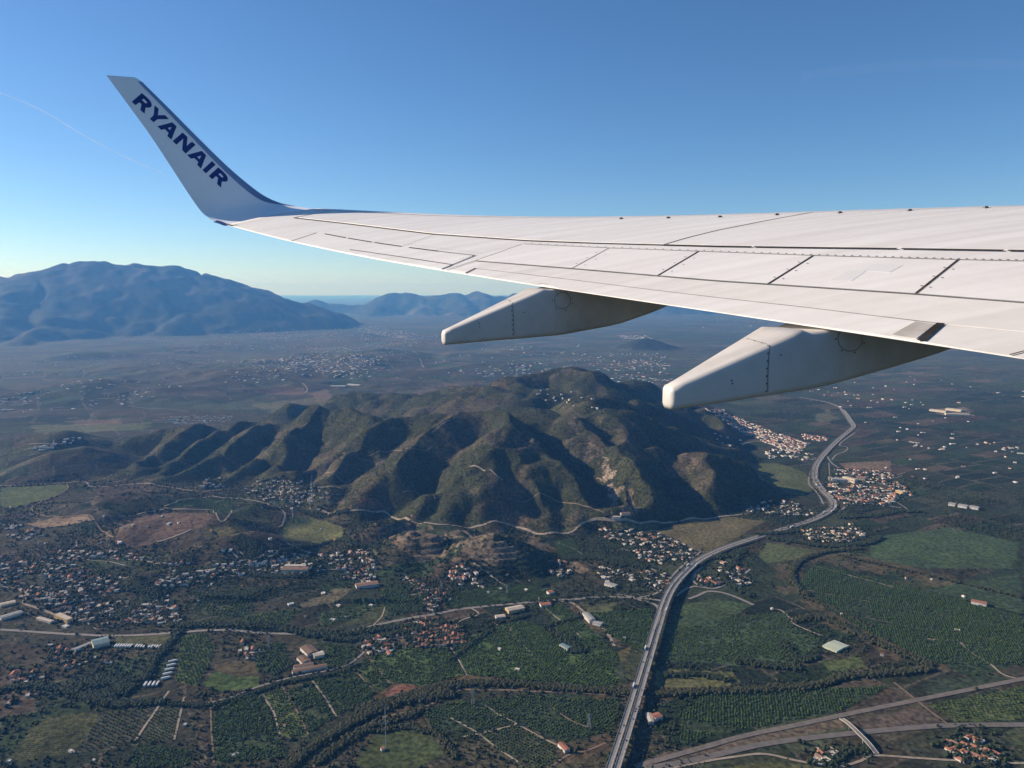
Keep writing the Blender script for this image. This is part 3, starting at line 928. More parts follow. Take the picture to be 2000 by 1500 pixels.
def seal(name, pl, width, mat=None, rise=.0085, parent=None, n=30, tree=None):
    q = resample(pl, n)
    P = []; N = []
    for a_ in q:
        h, nn = on_wing(a_[0], a_[1], tree); P.append(h); N.append(nn)
    P = np.array(P); N = np.array(N)
    Tn = np.gradient(P, axis=0); Tn /= np.linalg.norm(Tn, axis=1, keepdims=True)
    S = np.cross(N, Tn); S /= np.linalg.norm(S, axis=1, keepdims=True)
    Vt = np.concatenate([P + S * width / 2 + N * rise, P - S * width / 2 + N * rise])
    f_ = [(i, i + 1, n + i + 1, n + i) for i in range(n - 1)]
    return wobj(name, Vt, f_, mat or M_SEAL, parent)


def off(pl, dy): return [(a_, b_ + dy) for a_, b_ in pl]


L1 = [(574, 426), (680, 438), (844, 458), (1000, 469), (1031, 471), (1160, 476), (1295, 479.7), (1400, 482.5), (1560, 485), (1757, 487.5), (1961, 491), (2030, 492.5), (2260, 497)]
L2 = [(1023, 477.5), (1190, 485.6), (1400, 493.5), (1589, 500.6), (1872, 509), (2030, 512.5), (2260, 520)]
L3 = [(929, 510.5), (1115, 525.5), (1284.5, 540), (1400, 550), (1500, 556.5), (1788, 576), (2030, 595), (2260, 614)]
L4 = [(929, 525), (1100, 545), (1250, 564), (1400, 582), (1580, 602), (1718, 619), (1836, 633)]
SL = [(604, 409.5), (700, 414.5), (844, 421.8), (1000, 425), (1100, 425.6), (1200, 425), (1400, 420.4), (1600, 415), (1800, 409), (2030, 402), (2260, 395.5)]


def ycut(pl, x0, x1):
    a = np.array(pl, float)
    xs = [x0] + [p for p in a[:, 0] if x0 < p < x1] + [x1]
    return [(xx, float(np.interp(xx, a[:, 0], a[:, 1]))) for xx in xs]


# spoilers between the hinge strip and the flap
sp = [((1023, 477.5), (929, 510.5)), ((1190, 485.6), (1117, 525.8)), ((1365, 492.3), (1284.5, 540)), ((1589, 500.6), (1500, 556.5)), ((1872, 509), (1788, 576)), ((2190, 517.7), (2130, 603.3)), ((2260, 520), (2260, 614))]
for k in range(len(sp) - 1):
    (ua, la), (ub, lb) = sp[k], sp[k + 1]
    panel("spoiler", ycut(L3, la[0], lb[0]), ycut(L2, ua[0], ub[0]), M_SPOIL, gap=.009, rise=.006)
for k in range(1, len(sp) - 1):
    seal("gap_seal", [sp[k][0], sp[k][1]], .017 if k > 1 else .010, M_SEAL if k > 1 else M_SEAL2, n=10)
seal("gap_seal", L2, .012, M_SEAL2)
seal("gap_seal", L3, .016, M_SEAL2)
# hinge strip
panel("hinge_cover", L2, ycut(off(L1, 2.2), 1023, 2260), M_SKIN, gap=.004, rise=.006)
# main torsion-box skin panels
D1 = [(1295, 479.7), (1345, 465), (1400, 451.5), (1500, 431.5), (1588, 415.6)]
seal("gap_seal", D1, .018, n=16)
seal("gap_seal", [(574, 426), (646, 412.6)], .035, n=8)
seal("gap_seal", ycut(L1, 574, 1295), .028)
for x0, x1 in ((1295, 1468), (1472, 1752), (1760, 1960), (1968, 2260)):
    seal("gap_seal", ycut(L1, x0, x1), .038, n=14)
seal("slat_seal", SL, .018, M_SEAL2, n=60)
panel("skin_panel", ycut(off(L1, -2.0), 580, 2260), [(646, 413)] + ycut(off(SL, 1.3), 700, 2260), M_SKIN, gap=.008, rise=.006, n=60, m=9)
# aileron and its tab outboard
ail_top = [(619, 455.6), (634, 457.5), (784, 482.5), (856, 491.8), (928, 500)]
panel("aileron", [(569, 471.8), (667, 492.4), (748, 508), (862, 526.5)], ail_top, M_SPOIL, gap=.010, rise=.006, n=30)
seal("gap_seal", [(619, 455.6), (569, 471.8)], .03, n=8)
for a_, b_ in (((634, 457.5), (676, 465.5)), ((680, 466.2), (727, 474)), ((732, 474.8), (784, 482.5)), ((799, 484.5), (856, 491.8))):
    seal("hinge_slot", [a_, b_], .026, rise=.0085, n=8)
seal("gap_seal", [(856, 491.8), (928, 500)], .016, M_SEAL2, n=8)
panel("aileron_tab", [(672, 493), (748, 508), (864, 527)], [(683.5, 489), (780, 503), (883, 518.4)], M_SKIN, gap=.006, rise=.0075, n=20, m=4)
seal("gap_seal", [(683.5, 488.4), (780, 502.4), (883, 518.2)], .014, rise=.009, n=14)
seal("gap_seal", [(928, 500), (862, 527)], .012, n=8)
seal("gap_seal", [(1020, 478), (950, 503), (871, 529)], .015, n=12)
seal("gap_seal", [(847, 459.5), (784, 482)], .010, M_SEAL2, n=8)
seal("gap_seal", [(929, 525), (909, 535)], .022, n=6)
# flap: front piece, rear piece, inboard flap
fr_low = ycut(off(L4, -.8), 929, 1836)
panel("flap_front", fr_low + [(2030, 651), (2260, 673)], ycut(off(L3, .8), 940, 2260), M_FLAP, gap=.0005, rise=.003, n=40, m=6)
seal("gap_seal", L4, .008, M_SEAL2, rise=.0045)
TEL = [(float(a_), float(b_) - 1.1) for a_, b_ in te]
panel("flap_rear", ycut(TEL, 909, 1797), ycut(L4, 929, 1836), M_FLAP2, gap=.0005, rise=.003, n=40, m=6)
panel("inboard_flap", ycut(TEL + [(2260, 741)], 1803, 2260), [(1842, 634), (2030, 652), (2260, 674)], M_FLAP, gap=.0005, rise=.003, n=16, m=7)
seal("flap_end_gap", [(1838, 633.5), (1799, 668)], .042, rise=.009, n=8)
seal("gap_seal", [(2006, 687), (1972, 696)], .010, rise=.009, n=6)
panel("soot_stain", [(1742, 655.5), (1790, 663)], [(1788, 629.5), (1826, 635)], M_SOOT, gap=0, rise=.0065, n=10, m=6)
panel("repair_patch", [(1622, 549.5), (1664, 550)], [(1658, 529.5), (1692, 531)], M_PATCH, gap=0, rise=.0072, n=6, m=4)
panel("repair_patch", [(1680, 530.5), (1738, 534)], [(1705, 517), (1764, 519.5)], M_PATCH, gap=0, rise=.0072, n=6, m=4)


def small_box(name, c, ax, ay, az, sx, sy, sz, mat, parent=None, taper=1.0):
    v = []
    for k, (zz, tp) in enumerate(((0, 1), (1, taper))):
        for a_, b_ in ((-1, -1), (1, -1), (1, 1), (-1, 1)):
            v.append(c + ax * a_ * sx / 2 * tp + ay * b_ * sy / 2 * tp + az * zz * sz)
    return wobj(name, v, [(3, 2, 1, 0), (4, 5, 6, 7), (0, 1, 5, 4), (1, 2, 6, 5), (2, 3, 7, 6), (3, 0, 4, 7)], mat, parent)


for q in ((1213, 428.5), (1305, 427), (1406, 425.2), (1517, 421), (1640, 417.2), (1776, 412.8), (1925, 407.5)):
    h, n = on_wing(*q)
    small_box("vortex_generator", h, FWD, OUT, n, .055, .03, .022, M_RIV, taper=.6)


def rivets(name, pts, rad, mat=M_RIV, tree=None, rise=.0088):
    v = []; f_ = []
    for q in pts:
        h, n = on_wing(q[0], q[1], tree)
        a1 = np.cross(n, UPV + .01); a1 /= np.linalg.norm(a1); a2 = np.cross(n, a1)
        b0 = len(v)
        for k in range(6):
            an = k * math.pi / 3
            v.append(h + n * rise + (a1 * math.cos(an) + a2 * math.sin(an)) * rad)
        f_.append(tuple(range(b0, b0 + 6)))
    o = wobj(name, v, f_, mat); o["kind"] = "stuff"
    return o


rivets("rivets", [tuple(q) for q in resample(off(ycut(L2, 1023, 2000), -1.8), 62)], .009)
rivets("rivets", [tuple(q) for q in resample(off(ycut(SL, 960, 2000), 5.5), 70)], .006, M_SEAL2)
rv = []
for k in range(1, 5):
    (ua, la) = sp[k]
    for t_ in (.25, .5, .78):
        xx = ua[0] + (la[0] - ua[0]) * t_; yy = ua[1] + (la[1] - ua[1]) * t_
        rv += [(xx - 7, yy - 1), (xx + 10, yy + 2)]
rv += [tuple(q) for q in resample([(940, 496), (790, 477)], 22)] + [tuple(q) for q in resample([(975, 487), (900, 507)], 14)]
rivets("rivets", rv, .008)

# winglet: sections from the wing end up to the tip, (trailing edge px, leading edge px, s)
WS = [((470, 446.5), (640, 410), 15.00), ((447, 441.5), (613, 407.5), 15.30), ((428, 436), (590, 404.6), 15.55), ((410, 427), (566, 401), 15.75), ((396, 416), (541, 394.6), 15.88),
      ((383, 400), (513, 381), 15.96), ((364, 372), (482, 358), 16.03), ((331, 321), (440, 321.5), 16.10), ((292, 262), (386, 268.5), 16.18), ((252, 207), (327, 209), 16.26), ((224, 169), (290, 172.5), 16.32),
      ((212, 152.5), (275, 158), 16.345), ((207.5, 147), (263, 151), 16.36)]
secs = []
for (t_, l_, s) in WS:
    secs.append((wpt(*s_hit(t_[0], t_[1], s)), wpt(*s_hit(l_[0], l_[1], s))))
secs = np.array(secs)
# refine along the span
def spline(A, n):
    m = len(A); out = []
    for q in np.linspace(0, m - 1, n):
        i = min(int(q), m - 2); t = q - i
        p0, p1, p2, p3 = A[max(i - 1, 0)], A[i], A[i + 1], A[min(i + 2, m - 1)]
        out.append(.5 * ((2 * p1) + (-p0 + p2) * t + (2 * p0 - 5 * p1 + 4 * p2 - p3) * t * t + (-p0 + 3 * p1 - 3 * p2 + p3) * t ** 3))
    return np.array(out)
secs = spline(secs, 60)
mid = secs.mean(1); span = np.gradient(mid, axis=0)
TT = np.linspace(0, 1, 24)
prof = .045 * (np.sin(math.pi * TT ** 1.3) ** .8)
inner = []; outer = []
for i in range(len(secs)):
    te_, le_ = secs[i]; c = le_ - te_
    n = np.cross(c, span[i]); n /= np.linalg.norm(n)
    if n @ (-OUT + UPV * .6) < 0: n = -n
    L_ = np.linalg.norm(c)
    tipf = min(1.0, (len(secs) - 1 - i) / 6 + .15)
    inner.append([te_ + c * t + n * (p * L_ * tipf) * .55 for t, p in zip(TT, prof)])
    outer.append([te_ + c * t - n * (p * L_ * tipf) for t, p in zip(TT, prof)])
inner = np.array(inner); outer = np.array(outer)
ns, nt_ = inner.shape[:2]
vv = np.concatenate([inner.reshape(-1, 3), outer.reshape(-1, 3)])
gf = grid_faces(ns, nt_); ff = [tuple(q) for q in gf] + [tuple(int(k) + ns * nt_ for k in q[::-1]) for q in gf]
for j in range(nt_ - 1): ff.append(((ns - 1) * nt_ + j, (ns - 1) * nt_ + j + 1, ns * nt_ + (ns - 1) * nt_ + j + 1, ns * nt_ + (ns - 1) * nt_ + j))
winglet = wobj("winglet", vv, ff, M_WLT, smooth=True)
bvw = BVHTree.FromPolygons([Vector(p) for p in inner.reshape(-1, 3)], [tuple(int(k) for k in q) for q in gf])
# leading edge strip of the winglet
j0 = int(nt_ * .86)
st = []
i0, i1 = 13, ns - 6
ed = []
for i in range(i0, i1):
    te_, le_ = secs[i]; c = le_ - te_
    n = np.cross(c, span[i]); n /= np.linalg.norm(n)
    if n @ (-OUT + UPV * .6) < 0: n = -n
    wdt = .135 * min(1, (i - i0) / 8 + .06)
    row = []
    for t in np.linspace(1 - wdt, 1.004, 8):
        p = .045 * (max(math.sin(math.pi * min(t, 1.0) ** 1.3), 0) ** .8) * np.linalg.norm(c) * .55
        row.append(te_ + c * t + n * (p + .004))
    for t in np.linspace(1.004, .95, 5)[1:]:
        p = .045 * (max(math.sin(math.pi * min(t, 1.0) ** 1.3), 0) ** .8) * np.linalg.norm(c)
        row.append(te_ + c * t - n * (p + .004))
    ed.append(row)
ed = np.array(ed)
wobj("leading_edge_strip", ed.reshape(-1, 3), [tuple(q) for q in grid_faces(*ed.shape[:2])], M_LEB, winglet, smooth=True)


def crop(pl, ox, oy, sc): return [(ox + a_ / sc, oy + b_ / sc) for a_, b_ in pl]
A_ = (245, 170, 16.6667); B_ = (330, 250, 11.5385)
LETTERS = [
    [crop([(535, 200), (620, 270), (700, 340), (780, 420), (835, 500), (858, 580), (845, 640), (800, 668), (740, 678), (655, 668), (642, 760), (625, 870), (488, 755), (522, 555), (455, 498), (325, 590), (207, 482)], *A_),
     crop([(590, 378), (660, 440), (706, 500), (700, 528), (660, 535), (620, 505), (535, 425)], *A_)],
    [crop([(950, 595), (1080, 710), (1055, 920), (1290, 918), (1415, 1048), (1040, 1050), (920, 1150), (798, 1040), (920, 915)], *A_)],
    [[(336.5, 239), (345.1, 247.1), (334.8, 272.7), (327, 266), (329.2, 259.6), (322.1, 252.2), (314.9, 253.7), (307.4, 246.8)], crop([(1380, 1335), (1500, 1300), (1450, 1405)], *A_)],
    [crop([(308, 103), (418, 205), (400, 405), (520, 308), (600, 383), (378, 578), (298, 495), (322, 240), (168, 378), (85, 295)], *B_)],
    [crop([(740, 518), (838, 618), (722, 915), (638, 832), (660, 765), (575, 680), (495, 692), (410, 608)], *B_), crop([(635, 650), (728, 622), (692, 705)], *B_)],
    [crop([(972, 748), (1050, 830), (832, 1025), (755, 945)], *B_)],
    [crop([(1112, 888), (1210, 975), (1270, 1035), (1310, 1090), (1328, 1140), (1322, 1190), (1285, 1212), (1192, 1205), (1172, 1345), (1085, 1262), (1108, 1125), (1060, 1085), (975, 1158), (898, 1080)], *B_),
     crop([(1150, 1015), (1200, 1060), (1225, 1095), (1215, 1118), (1185, 1112), (1112, 1045)], *B_)],
]
for L_ in LETTERS:
    flat = [p for loop in L_ for p in loop]
    tri = tessellate_polygon([[Vector((a_, b_, 0)) for a_, b_ in loop] for loop in L_])
    pts = []
    for a_, b_ in flat:
        h, n = on_wing(a_, b_, bvw); pts.append(h + n * .005)
    wobj("letter", pts, tri, M_BLUE, winglet)
# small tail light housing below the winglet root
seal("tail_light", [(416, 437.5), (430, 440), (446, 441.5)], .085, M_BLUE, rise=.012, parent=winglet, n=6, tree=bvw)
seal("static_wick", [(446, 443.5), (464, 440)], .03, M_SEAL, rise=.015, n=4)

# flap track fairings
def fairing(s0, f_te, f_tip, top_px, bot_px, w_te, w_tip, f_front, seam_px, disc):
    # inboard side as a vertical plane through two plan points
    sa_, sb_ = s0 - w_te / 2, s0 - w_tip / 2
    sl = (sb_ - sa_) / (f_tip - f_te)
    def hit(px, py):
        d = rays(px, py); do, df = d @ OUT, d @ FWD
        k = (sa_ - sl * f_te) / (do - sl * df)
        return df * k, d[2] * k
    tp = np.array([hit(*q) for q in top_px]); bt = np.array([hit(*q) for q in bot_px])
    tp = tp[np.argsort(tp[:, 0])]; bt = bt[np.argsort(bt[:, 0])]
    fs = np.concatenate([[f_tip - .012], np.linspace(f_tip, f_te + .12, 16), np.linspace(f_te + .2, f_front, 14)])
    rows = []
    for k, f in enumerate(fs):
        zt = np.interp(f, tp[:, 0], tp[:, 1]); zb = np.interp(f, bt[:, 0], bt[:, 1])
        if f > tp[-1, 0]:
            s_ = s0; _, zz = W(s_, np.clip((f - (TE_A + TE_B * (STIP - s_))) / ((CR_A + CR_B * (STIP - s_)) - (TE_A + TE_B * (STIP - s_))), 0, 1))
            zt = min(zz - .05, tp[-1, 1] + (f - tp[-1, 0]) * .12)
        if f > bt[-1, 0]:
            u_ = (f - bt[-1, 0]); sl_b = (bt[-1, 1] - bt[-2, 1]) / (bt[-1, 0] - bt[-2, 0]); zb = bt[-1, 1] + sl_b * u_ * 1.15
        zb = min(zb, zt - .02)
        si = min(sa_ + sl * (f - f_te), s0 - .03); si = max(si, s0 - w_te * .56); hw = s0 - si
        zb -= .014 + .055 * float(np.clip((f - f_te + .3) / 1.3, 0, 1))
        if k == 0: zt -= .022; zb += .022; hw *= .62
        h_ = zt - zb
        rt = min(.04, hw * .5, h_ * .3); rb = min(.04, hw * .6, h_ * .3)
        sec = []
        for a_ in np.linspace(0, math.pi / 2, 6): sec.append((s0 - hw + rt - rt * math.cos(a_) , zt - rt + rt * math.sin(a_)))
        sec.append((s0, zt + .004))
        for a_ in np.linspace(math.pi / 2, 0, 6): sec.append((s0 + hw - rt + rt * math.cos(a_), zt - rt + rt * math.sin(a_)))
        for a_ in np.linspace(0, -math.pi / 2, 6): sec.append((s0 + hw - rb + rb * math.cos(a_), zb + rb + rb * math.sin(a_)))
        for a_ in np.linspace(-math.pi / 2, -math.pi, 6): sec.append((s0 - hw + rb + rb * math.cos(a_), zb + rb + rb * math.sin(a_)))
        rows.append([wpt(p, f, z) for p, z in sec])
    rows = np.array(rows); nn, mm = rows.shape[:2]
    f_ = []
    for i in range(nn - 1):
        for j in range(mm):
            k = (j + 1) % mm
            f_.append((i * mm + j, i * mm + k, (i + 1) * mm + k, (i + 1) * mm + j))
    f_.append(tuple(reversed(range(mm)))); f_.append(tuple(range((nn - 1) * mm, nn * mm)))
    o = wobj("flap_track_fairing", rows.reshape(-1, 3), f_, M_FAIR, smooth=True)
    tr = BVHTree.FromPolygons([Vector(p) for p in rows.reshape(-1, 3)], f_)
    seal("panel_seam", seam_px, .006, M_SEAL2, rise=.002, parent=o, n=16, tree=tr)
    cx, cy, rr = disc
    ring = [(cx + rr * math.cos(a_), cy + rr * math.sin(a_)) for a_ in np.linspace(0, 2 * math.pi, 25)]
    seal("access_cover", ring, .005, M_SEAL2, rise=.002, parent=o, n=26, tree=tr)
    v = []; fl = []
    sx = np.array(seam_px, float)
    q = resample([(a_ - 2.5, b_) for a_, b_ in seam_px], 10)
    dots = [tuple(p) for p in q] + [(cx + (rr + 4) * math.cos(a_), cy + (rr + 4) * math.sin(a_)) for a_ in np.linspace(.3, 6.0, 7)]
    dots += [(sx[:, 0].mean() - 62, sx[-1, 1] - 21), (sx[:, 0].mean() - 61, sx[-1, 1] - 15), (sx[1, 0] + 22, sx[1, 1] + 19)]
    for qd in dots:
        h, n = on_wing(qd[0], qd[1], tr)
        a1 = np.cross(n, UPV + .01); a1 /= np.linalg.norm(a1); a2 = np.cross(n, a1); b0 = len(v)
        for k in range(6):
            an = k * math.pi / 3; v.append(h + n * .003 + (a1 * math.cos(an) + a2 * math.sin(an)) * .006)
        fl.append(tuple(range(b0, b0 + 6)))
    rvo = wobj("rivets", v, fl, M_RIV, o); rvo["kind"] = "stuff"
    return o


M_FAIR = paint_mat("fairing_paint", (.58, .545, .50), (.44, .41, .375), rough=.5)
fairing(6.24, 2.48, 1.68, [(871, 646), (1067, 562.5)], [(871.5, 671), (940, 665), (1007, 659), (1100, 647), (1220, 623), (1304, 594)], .44, .12, 4.3,
        [(983, 579), (1001, 591), (1003, 620), (1004, 653)], (1098.5, 587, 16))
fairing(3.81, 3.13, 2.32, [(1317, 757), (1586, 638)], [(1320, 797), (1420, 783), (1500, 770), (1590, 752), (1680, 729), (1770, 705), (1862, 680)], .44, .13, 4.9,
        [(1462, 662), (1503, 674), (1500, 720), (1499, 764)], (1660, 662, 24))

# ------------------------------------------------------------------ roads and tracks
M_ASPH = simple("asphalt", (.27, .245, .225), (.21, .195, .18), .15, .9, .15)
M_ROAD = simple("country_road", (.27, .245, .215), (.21, .19, .17), .1, .9, .1)
M_DIRT = simple("pale_dirt_track", (.36, .30, .235), (.26, .21, .16), .1, .95, .05)
M_BROWN = simple("brown_dirt_track", (.22, .16, .115), (.17, .125, .09), .1, .95, .05)
M_CONC = simple("concrete", (.36, .34, .31), (.28, .265, .245), .2, .85, .2)
M_PAINT = simple("road_paint", (.78, .77, .74), (.68, .67, .64), .5, .7, .2)
M_ROAD2 = simple("valley_road", (.17, .15, .135), (.13, .115, .105), .1, .9, .1)
M_BALL = simple("railway_ballast", (.19, .165, .145), (.14, .12, .105), .1, .95, .05)
M_EARTH = simple("embankment_earth", (.12, .10, .06), (.09, .085, .05), .1, .95, .05)


def smooth_path(P, step):
    """Catmull-Rom through world xy points, resampled."""
    n = max(4, len(P) * 12)
    A = spline(np.asarray(P, float), n)
    d = np.r_[0, np.cumsum(np.linalg.norm(np.diff(A[:, :2], axis=0), axis=1))]
    q = np.linspace(0, d[-1], max(2, int(d[-1] / step) + 1))
    return np.stack([np.interp(q, d, A[:, k]) for k in range(A.shape[1])], 1)


def normals2(P):
    T_ = np.gradient(P[:, :2], axis=0); T_ /= np.linalg.norm(T_, axis=1, keepdims=True) + 1e-9
    return np.stack([T_[:, 1], -T_[:, 0]], 1)   # to the right


def strip(name, C, zc, o0, o1, mat, parent=None, z0=0.0):
    """Flat strip between two lateral offsets of a centre line with its own heights."""
    N_ = normals2(C)
    L_ = np.c_[C[:, :2] + N_ * o0, zc + z0]; R_ = np.c_[C[:, :2] + N_ * o1, zc + z0]
    n = len(C)
    return mesh_obj(name, np.concatenate([L_, R_]), [(i, n + i, n + i + 1, i + 1) for i in range(n - 1)], mat, parent)


def solid_strip(name, C, zc, o0, o1, thick, mat, parent=None):
    N_ = normals2(C); n = len(C)
    A = [np.c_[C[:, :2] + N_ * o0, zc], np.c_[C[:, :2] + N_ * o1, zc], np.c_[C[:, :2] + N_ * o1, zc - thick], np.c_[C[:, :2] + N_ * o0, zc - thick]]
    f_ = []
    for k in range(4):
        a0, b0 = k * n, ((k + 1) % 4) * n
        f_ += [(a0 + i, b0 + i, b0 + i + 1, a0 + i + 1) for i in range(n - 1)]
    f_ += [(0, n, 2 * n, 3 * n)[::-1], (n - 1, 2 * n - 1, 3 * n - 1, 4 * n - 1)]
    return mesh_obj(name, np.concatenate(A), f_, mat, parent)


def road(name, pix, width, mat, lift=.5, step=9):
    g = G([p[0] for p in pix], [p[1] for p in pix])
    C = smooth_path(g[:, :2], step)
    N_ = normals2(C); n = len(C)
    cols = []
    for o_ in (-.5, 0, .5):
        q = C + N_ * width * o_
        cols.append(np.c_[q, ground_z(q[:, 0], q[:, 1]) + lift])
    # edges never dip below the middle by the ground's own roughness
    f_ = []
    for a0 in (0, n):
        f_ += [(a0 + i, a0 + n + i, a0 + n + i + 1, a0 + i + 1) for i in range(n - 1)]
    o = mesh_obj(name, np.concatenate(cols), f_, mat)
    o["kind"] = "structure"
    return C


